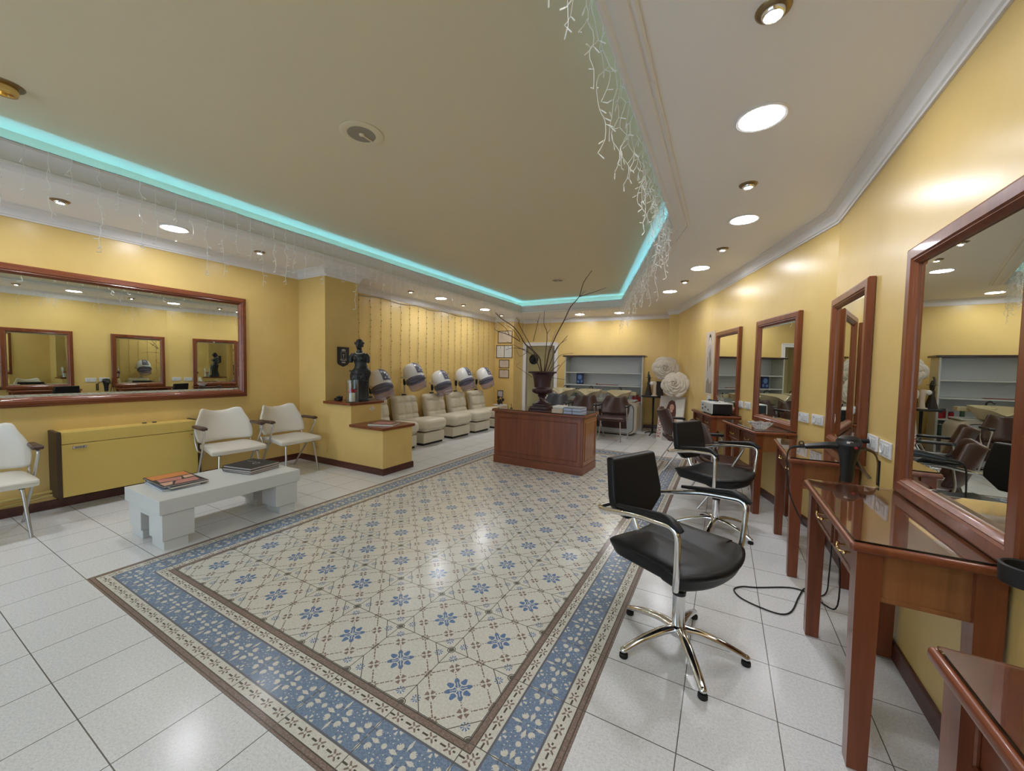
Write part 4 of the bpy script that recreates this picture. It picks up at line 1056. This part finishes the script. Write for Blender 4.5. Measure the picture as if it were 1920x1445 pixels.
# ------------------------------------------------------------------ far right corner: poster of a woman, round table, roses
t = thing('woman_poster', 'poster board of a woman with long auburn hair leaning in the corner', 'poster', (-1.125, 7.95, 0), math.radians(-16)); LEAN = Matrix.Rotation(math.radians(-11), 4, 'X')
def lean(o): o.data.transform(LEAN); return o
lean(obj('board', bx(0, .485, 0, .012, 0, .87), 'grey_print', t))
def fl2(name, polys, m, k): return lean(flat(name, t, polys, m, -.0012*(k+1), -.0012*k))
def oval(cx, cz, rx, rz_, n=18): return [(cx+rx*math.cos(2*PI*i/n), cz+rz_*math.sin(2*PI*i/n)) for i in range(n)]
fl2('background_print', [[(.0, .0), (.11, 0), (.10, .45), (.0, .46)], [(.28, .12), (.47, .10), (.47, .84), (.30, .80)]], 'paper', 0)
fl2('shoulder_print', [[(.13, .10), (.39, .10), (.36, .42), (.31, .50), (.20, .50), (.15, .40)]], 'skin_print', 1)
fl2('hair_print', [[(.125, .50), (.115, .56), (.15, .66), (.18, .76), (.23, .80), (.29, .77), (.32, .68), (.335, .55), (.33, .44), (.29, .40), (.25, .45), (.20, .38), (.16, .44)]], 'hair_print', 2)
fl2('face_print', [oval(.245, .655, .042, .062), [(.225, .56), (.265, .56), (.27, .61), (.22, .61)]], 'skin_print', 3)
fl2('features_print', [oval(.232, .668, .008, .004, 8), oval(.262, .668, .008, .004, 8), oval(.247, .622, .013, .005, 8)], 'hair_print', 4)
T = Matrix.Rotation(math.radians(-11), 4, 'X') @ TR(.052, -.002, .245) @ Matrix.Rotation(PI/2, 4, 'X') @ Matrix.Rotation(PI/2, 4, 'Z')
obj('lettering', text_bm('REVLON', .105, T, .0006), 'red_plastic', t, 0)
t = thing('round_table', 'small round black pedestal table in the far right corner', 'table', (-1.27, 8.46, 0))
obj('tabletop', lathe(BM(), [(.23, .795), (.245, .80), (.245, .822), (.235, .828)], 36), 'black_matte', t)
obj('column', lathe(BM(), [(.02, .03), (.018, .40), (.022, .795)], 14), 'black_matte', t)
for k in range(3):
    a = 2*PI*k/3 + .4; obj('foot', tube(BM(), [(0, 0, .06), (.12*math.cos(a), .12*math.sin(a), .04), (.21*math.cos(a), .21*math.sin(a), .012)], .011, 8, 3), 'black_matte', t)
t = thing('witch_figurine', 'slim dark figurine on the round table beside the cabinet', 'figurine', (-1.37, 8.44, .829))
obj('figure', loft(BM(), [ell(0, 0, 0, .075, .075, .06), ell(0, 0, .10, .055, .06, .05), ell(0, 0, .20, .032, .04), ell(.005, 0, .27, .04, .055), ell(.005, 0, .31, .018, .02), ell(.005, 0, .33, .028, .03), ell(.005, 0, .37, .026, .028)]), 'leaf_black', t, 60)
obj('raised_arm', tube(BM(), [(0, -.03, .28), (.0, -.06, .36), (-.01, -.035, .44), (0, -.02, .50)], .013, 8, 3), 'leaf_black', t)
obj('hat', lathe(BM(), [(.07, .37), (.07, .374), (.03, .38), (.018, .43), (.002, .45)], 16), 'leaf_black', t)
t = thing('hand_sculpture', 'pale sculpture with a round ball in front of the black figurine', 'sculpture', (-1.235, 8.33, .829))
obj('base', lathe(BM(), [(.06, 0), (.06, .012), (.045, .018)], 20), 'paper_beige', t)
obj('stem', loft(BM(), [ell(0, 0, .015, .036, .03), ell(.005, 0, .10, .030, .026), ell(.0, 0, .20, .032, .028), ell(-.004, 0, .27, .045, .035), ell(-.004, 0, .30, .03, .025)]), 'paper_beige', t, 60)
obj('ball', sphere(BM(), (-.055, -.01, .255), .042), 'paper', t, 60)
t = thing('dark_box', 'dark decorative box at the back of the round table', 'box', (-1.165, 8.53, .829), .2)
obj('body', bx(-.07, .07, -.06, .06, 0, .28, .004), 'leaf_black', t); obj('lid', bx(-.075, .075, -.065, .065, .28, .30, .004), 'dark_grey', t)
def rose(label, c, R, rx, rz, seed, stem):
    t = thing('paper_rose', label, 'paper flower', c, 0, 'giant paper roses'); rnd = random.Random(seed)
    T = RZ(rz) @ Matrix.Rotation(rx, 4, 'X')
    for layer, (n, r0, r1, h0, h1, wd, curl) in enumerate(((6, .30, 1.0, -.04, .06, 1.42, .16), (6, .26, .84, .0, .17, 1.50, .13), (5, .22, .67, .03, .26, 1.75, .10), (4, .17, .50, .06, .34, 2.05, .07), (3, .12, .34, .08, .40, 2.5, .045), (3, .07, .19, .10, .43, 2.7, .02))):
        for k in range(n):
            bm = BM(); a0 = 2*PI*(k + .5*(layer % 2))/n + rnd.uniform(-.12, .12); G = []; rs = rnd.uniform(.95, 1.05); ph = rnd.uniform(0, 6)
            for i in range(9):
                u = i/8; row = []
                for j in range(11):
                    q = (j-5)/5; edge_ = 1-abs(q)**4*.30*u
                    a = a0 + q*wd*.5*(.62+.38*math.sin(PI*min(.5, u*.62)))
                    rr = R*(r0 + (r1*rs-r0)*u**1.25 + curl*max(0, u-.72)*1.6 + .045*q*layer*.25)*edge_ + R*.018*u*math.sin(5*q+ph)
                    zz = R*(h0 + (h1-h0)*math.sin(u*PI*.5)*edge_ - curl*3.2*max(0, u-.74)**1.2 + .016*u*math.sin(6*q+ph))
                    row.append(bm.verts.new((rr*math.cos(a), rr*math.sin(a), zz)))
                G.append(row)
            for i in range(8):
                for j in range(10): bm.faces.new((G[i][j], G[i+1][j], G[i+1][j+1], G[i][j+1]))
            bm.transform(T); o = obj('petal', bm, 'paper_rose', t, 180)
            sm = o.modifiers.new('s', 'SOLIDIFY'); sm.thickness = .005
    bm = lathe(BM(), [(.001, R*.10), (R*.07, R*.16), (R*.10, R*.32), (R*.06, R*.43), (.001, R*.42)], 14, cap=False); bm.transform(T); obj('bud', bm, 'paper_rose', t, 60)
    obj('stem', tube(BM(), [Vector(q)-Vector(c) for q in stem], .006, 8, 4), 'leaf_black', t, 60)
rose('giant cream paper rose, the upper left of the two in the corner', (-1.045, 8.40, 1.395), .245, math.radians(78), math.radians(2), 1, [(-1.045, 8.44, 1.38), (-1.06, 8.52, 1.2), (-1.10, 8.50, .95), (-1.12, 8.45, .832)])
rose('giant cream paper rose, the lower right of the two in the corner', (-.812, 7.90, 1.095), .238, math.radians(74), math.radians(-8), 2, [(-.812, 7.94, 1.08), (-.90, 8.12, .97), (-1.02, 8.34, .90), (-1.10, 8.40, .832)])

# ------------------------------------------------------------------ back wall: cabinet, washbasins, certificates
CA = math.atan2(.11, 1.80)
t = thing('shelf_cabinet', 'white open shelf cabinet with a brown top at the back wall', 'cabinet', (-3.36, 8.72, 0), CA); CW, CDp = 1.80, .37
bk = obj('back_panel', bx(.02, CW-.02, CDp-.015, CDp, .07, 1.645), 'white_lacquer', t)
for x in (0, CW-.028): obj('side_panel', bx(x, x+.028, 0, CDp, 0, 1.645, .002, 1), 'white_lacquer', t)
for z in (.07, .335, .625, .972, 1.262): obj('shelf', bx(.028, CW-.028, .006, CDp-.015, z, z+.024, .002, 1), 'white_lacquer', t)
obj('divider', bx(1.37, 1.39, .01, CDp-.015, .094, .625), 'white_lacquer', t)
obj('kickboard', bx(.02, CW-.02, .03, .05, 0, .07), 'white_lacquer', t)
obj('cabinet_top', bx(-.045, CW+.045, -.04, CDp, 1.645, 1.682, .008), 'dark_wood', t)
CT = TR(-3.36, 8.72, 0) @ RZ(CA)
def incab(x, y, z): return CT @ Vector((x, y, z))
t = thing('display_box', 'dark blue printed box standing on the middle shelf', 'box', incab(.35, .12, .9962), CA)
obj('box', bx(-.085, .085, -.02, .02, 0, .265, .002, 1), 'blue_print', t)
flat('print', t, [oval(0, .17, .05, .06), oval(-.04, .06, .03, .03), oval(.045, .07, .025, .035)], 'blue_glow', -.0212, -.02)
tag(obj('red_tray', add(bx(-.25, .25, -.06, .06, 0, .012, .003), bx(-.25, -.235, -.06, .06, .01, .03)), 'red_wood', loc=incab(1.0, .12, .9962), rot=(0, 0, CA)), 'long flat red tray on the middle shelf of the cabinet', 'tray')
def bottle(label, p, h, r, m, mc):
    t = thing('bottle', label, 'bottle', p, 0, 'bottles behind the washbasins')
    obj('body', lathe(BM(), [(r*.9, 0), (r, .006), (r, h*.68), (r*.45, h*.80), (r*.42, h*.86)], 16), m, t)
    obj('cap', lathe(BM(), [(r*.5, h*.86), (r*.5, h*.98), (r*.3, h)], 12), mc, t)
for i, (x, h, r, m, mc, l) in enumerate(((.11, .22, .03, 'leaf_black', 'paper', 'dark bottle with pale cap at the left end of the cabinet'), (.25, .24, .028, 'bottle_green', 'black_plastic', 'green bottle behind the first washbasin'), (.40, .20, .03, 'black_plastic', 'black_plastic', 'black bottle right of the first washbasin'), (.62, .22, .026, 'box_blue', 'white_lacquer', 'pale blue bottle behind the middle washbasin'), (.86, .25, .03, 'white_lacquer', 'white_lacquer', 'white bottle standing right of the middle tap'), (1.30, .24, .032, 'paper', 'bottle_green', 'pale bottle right of the washbasin nearest the cabinet end'), (1.46, .20, .028, 'bottle_green', 'white_lacquer', 'small dark green bottle next to the red tins'))):
    bottle(l, incab(x, .15, .6492), h, r, m, mc)
for i, (x, y, s) in enumerate(((1.60, .10, 1), (1.67, .17, 1.3), (1.73, .10, .9))):
    t = thing('red_tin', ('red tin at the left of the three on the cabinet shelf', 'tall red tin between two smaller ones on the cabinet shelf', 'small red tin next to the right cabinet side')[i], 'tin', incab(x, y, .6492), 0, 'red tins on the cabinet shelf')
    obj('can', lathe(BM(), [(.033, 0), (.033, .10*s)], 16), 'red_plastic', t); obj('lid', lathe(BM(), [(.028, .10*s), (.028, .118*s), (.01, .12*s)], 14), 'dark_grey', t)
for i, (x, z) in enumerate(((1.58, .3592), (1.62, .0942), (1.70, .3592))):
    t = thing('jar', ('glass jar on the lower shelf behind the basin unit end', 'tall jar on the bottom shelf at the right cabinet end', 'small jar beside another on the lower right shelf')[i], 'jar', incab(x, .16, z), 0, 'jars low in the cabinet')
    obj('body', lathe(BM(), [(.04, 0), (.045, .01), (.045, .16), (.03, .175)], 16), 'bottle_green', t); obj('lid', lathe(BM(), [(.032, .175), (.032, .20)], 14), 'paper', t)

def rrect(x0, x1, z0, z1, r, n=8):
    out = []
    for cx, cz, a0 in ((x1-r, z0+r, -PI/2), (x1-r, z1-r, 0), (x0+r, z1-r, PI/2), (x0+r, z0+r, PI)):
        for k in range(n+1): a = a0 + PI/2*k/n; out.append((cx+r*math.cos(a), cz+r*math.sin(a)))
    return out
t = thing('wash_unit', 'long rounded cream wash unit under the three basins', 'wash unit', (-2.62, 8.02, 0)); UX = 1.10
obj('shell', prism(BM(), rrect(-UX, UX, .03, .70, .15), 0, .46, 'xz'), 'cream_shell', t, 30)
obj('gasket', prism(BM(), rrect(-UX+.05, UX-.05, .045, .665, .125), -.012, .004, 'xz'), 'dark_grey', t, 30)
obj('front_panel', prism(BM(), rrect(-UX+.062, UX-.062, .055, .653, .115), -.018, .002, 'xz'), 'grey_panel', t, 30)
obj('recess_panel', prism(BM(), rrect(-UX+.17, UX-.17, .145, .52, .03), -.024, -.012, 'xz'), 'brown_vinyl', t, 30)
obj('plinth', bx(-UX+.12, UX-.12, .05, .44, 0, .05), 'black_matte', t)
obj('worktop', bx(-UX+.06, UX-.06, .10, .46, .70, .722, .006), 'white_lacquer', t)
def basin(label, x):
    t = thing('wash_basin', label, 'washbasin', (x, 8.13, .723), 0, 'cream washbasins at the back')
    rn = []
    for s, z, ny in ((.45, .0, 0), (.55, .015, 0), (.80, .10, .2), (.98, .175, .8), (1.0, .195, 1), (.93, .200, 1), (.86, .17, .9), (.62, .06, .4), (.3, .035, 0)):
        row = []
        for k in range(36):
            a = 2*PI*k/36; ca, sa = math.cos(a), math.sin(a); e = (abs(ca)**3.2 + abs(sa)**3.2)**(-1/3.2)
            X_, Y_ = .235*s*e*ca, .255*s*e*sa; dip = max(0, -sa)**3*math.exp(-((X_/.11)**2)) if sa < 0 else 0
            row.append((X_, Y_ - .05*s - .03*dip*ny, z - .075*dip*ny - .03*(sa < 0)*abs(sa)*ny))
        rn.append(row)
    obj('bowl', loft(BM(), rn), 'porcelain', t, 50)
    obj('back_tray', bx(-.13, .29, .155, .29, .10, .165, .012), 'porcelain', t)
    obj('tap', tube(BM(), round_path([(-.02, .20, .16), (-.02, .20, .235), (-.035, .12, .265), (-.045, .06, .235)], .03, 4), .011, 8), 'black_plastic', t, 60)
    obj('support', lathe(BM(), [(.09, -.001), (.07, .02), (.09, .05)], 18), 'dark_grey', t)
basin('cream washbasin behind the urn, left of three', -3.12); basin('cream washbasin in the middle of three', -2.52); basin('cream washbasin nearest the right end of the wash unit', -1.89)
def cert(label, x0, x1, z0, z1, sheets, group='framed certificates on the yellow wall'):
    t = thing('certificate', label, 'certificate', ((x0+x1)/2, 8.66, (z0+z1)/2), 0, group); w, h = (x1-x0)/2, (z1-z0)/2
    bm = BM()
    for a, b, c, d in ((-w, w, h-.016, h), (-w, w, -h, -h+.016), (-w, -w+.016, -h, h), (w-.016, w, -h, h)): box(bm, a, b, -.018, 0, c, d, .003, 1)
    if len(sheets) == 2: box(bm, -.006, .006, -.016, 0, -h, h)
    obj('frame', bm, 'frame_brown', t)
    for i, m in enumerate(sheets):
        a, b = (-w+.014, w-.014) if len(sheets) == 1 else ((-w+.014, -.005), (.005, w-.014))[i]
        sh = obj('sheet', bx(a, b, -.006, -.001, -h+.014, h-.014), m, t); bm = BM(); cw_ = b-a
        for k in range(6 if h > .13 else 4): 
            zz = h*.45 - k*h*.22; f = .34 if k % 2 else .28; box(bm, (a+b)/2-cw_*f, (a+b)/2+cw_*f, -.0068, -.006, zz-.002, zz+.002)
        sphere(bm, ((a+b)/2, -.006, h*.68), min(.016, h*.12), (1, .05, 1), 8); obj('text_lines', bm, 'sepia_print', sh)
cert('large framed certificate at the top of the column, half behind the twigs', -5.215, -4.785, 1.995, 2.315, ['paper_beige'])
cert('double framed certificate with one white sheet, second from the top', -5.255, -4.775, 1.61, 1.945, ['paper', 'white_lacquer'])
cert('small framed certificate third from the top', -5.165, -4.865, 1.35, 1.567, ['paper_beige'])
cert('small framed certificate lowest in the column', -5.165, -4.865, 1.09, 1.315, ['paper_beige'])
t = thing('side_table', 'small pale side table in the corner behind the last lounge chair', 'table', (-4.96, 8.38, 0))
obj('tabletop', lathe(BM(), [(.17, .40), (.18, .405), (.18, .42), (.17, .425)], 28), 'paper', t); obj('column', lathe(BM(), [(.13, 0), (.12, .02), (.02, .05), (.018, .40)], 18), 'brushed', t)
t = thing('picture_stand', 'small framed picture with dark ornament behind the last lounge chair', 'picture frame', (-4.93, 8.34, .4255), .25)
obj('easel', tube(tube(BM(), [(-.06, 0, 0), (-.035, -.0, .20)], .008, 6), [(.06, 0, 0), (.035, 0, .20)], .008, 6), 'leaf_black', t)
obj('frame', bx(-.075, .075, -.012, .006, .18, .36, .003), 'ink', t); obj('picture', bx(-.06, .06, -.0135, -.011, .20, .34), 'grey_print', t)
bm = BM(); rnd = random.Random(8)
for k in range(9): sphere(bm, (rnd.uniform(-.05, .09), -.04+rnd.uniform(-.02, .02), .03+rnd.uniform(0, .15)), .035, (1, .6, 1.3), 6)
obj('ornament', bm, 'leaf_black', t)

# ------------------------------------------------------------------ small things on the desk
def ondesk(x, y): 
    v = RZ(ANG) @ Vector((x, y, 0)); return (-2.19+v.x, 4.66+v.y, ZD)
def dbox(label, x, y, dz):
    p = ondesk(x, y); t = thing('colour_box', label, 'box', (p[0], p[1], p[2]+dz), ANG-.02, 'grey and blue boxes on the desk')
    obj('body', bx(-.056, .056, -.11, .11, 0, .026, .001, 1), 'box_blue', t); obj('lid', bx(-.057, .057, -.112, .112, .026, .040, .001, 1), 'grey_box', t)
dbox('flat grey and blue box, lower left of the four on the desk', .445, .13, 0); dbox('flat grey and blue box, upper left of the four on the desk', .445, .13, .0402)
dbox('flat grey and blue box, lower right of the four near the desk corner', .563, .13, 0); dbox('flat grey and blue box, upper right of the four near the desk corner', .563, .13, .0402)
p = ondesk(.30, .14); book('notebook', 'thick cream notebook beside the boxes on the desk', 'notebook', p[0], p[1], ZD, .16, .22, .045, -4, 'paper', 'paper_beige')
p = ondesk(.285, .15); book('notebook', 'dark notebook lying on the cream notebook', 'notebook', p[0], p[1], ZD+.0452, .14, .20, .015, 3, 'dark_grey', 'paper')
p = ondesk(.285, .15); tag(obj('paper_stack', bx(-.075, .075, -.10, .10, 0, .022, .002, 1), 'paper', loc=(p[0], p[1], ZD+.0604), rot=(0, 0, .05)), 'pale paper stack on top of the notebooks on the desk', 'paper')
p = ondesk(-.46, .12); t = thing('pen_holder', 'slim pen upright in a tiny stand at the left of the desk', 'pen', p); obj('stand', lathe(BM(), [(.022, 0), (.022, .006), (.008, .012)], 14), 'black_plastic', t); obj('pen', tube(BM(), [(0, 0, .008), (.002, 0, .062)], .0045, 8), 'black_plastic', t)
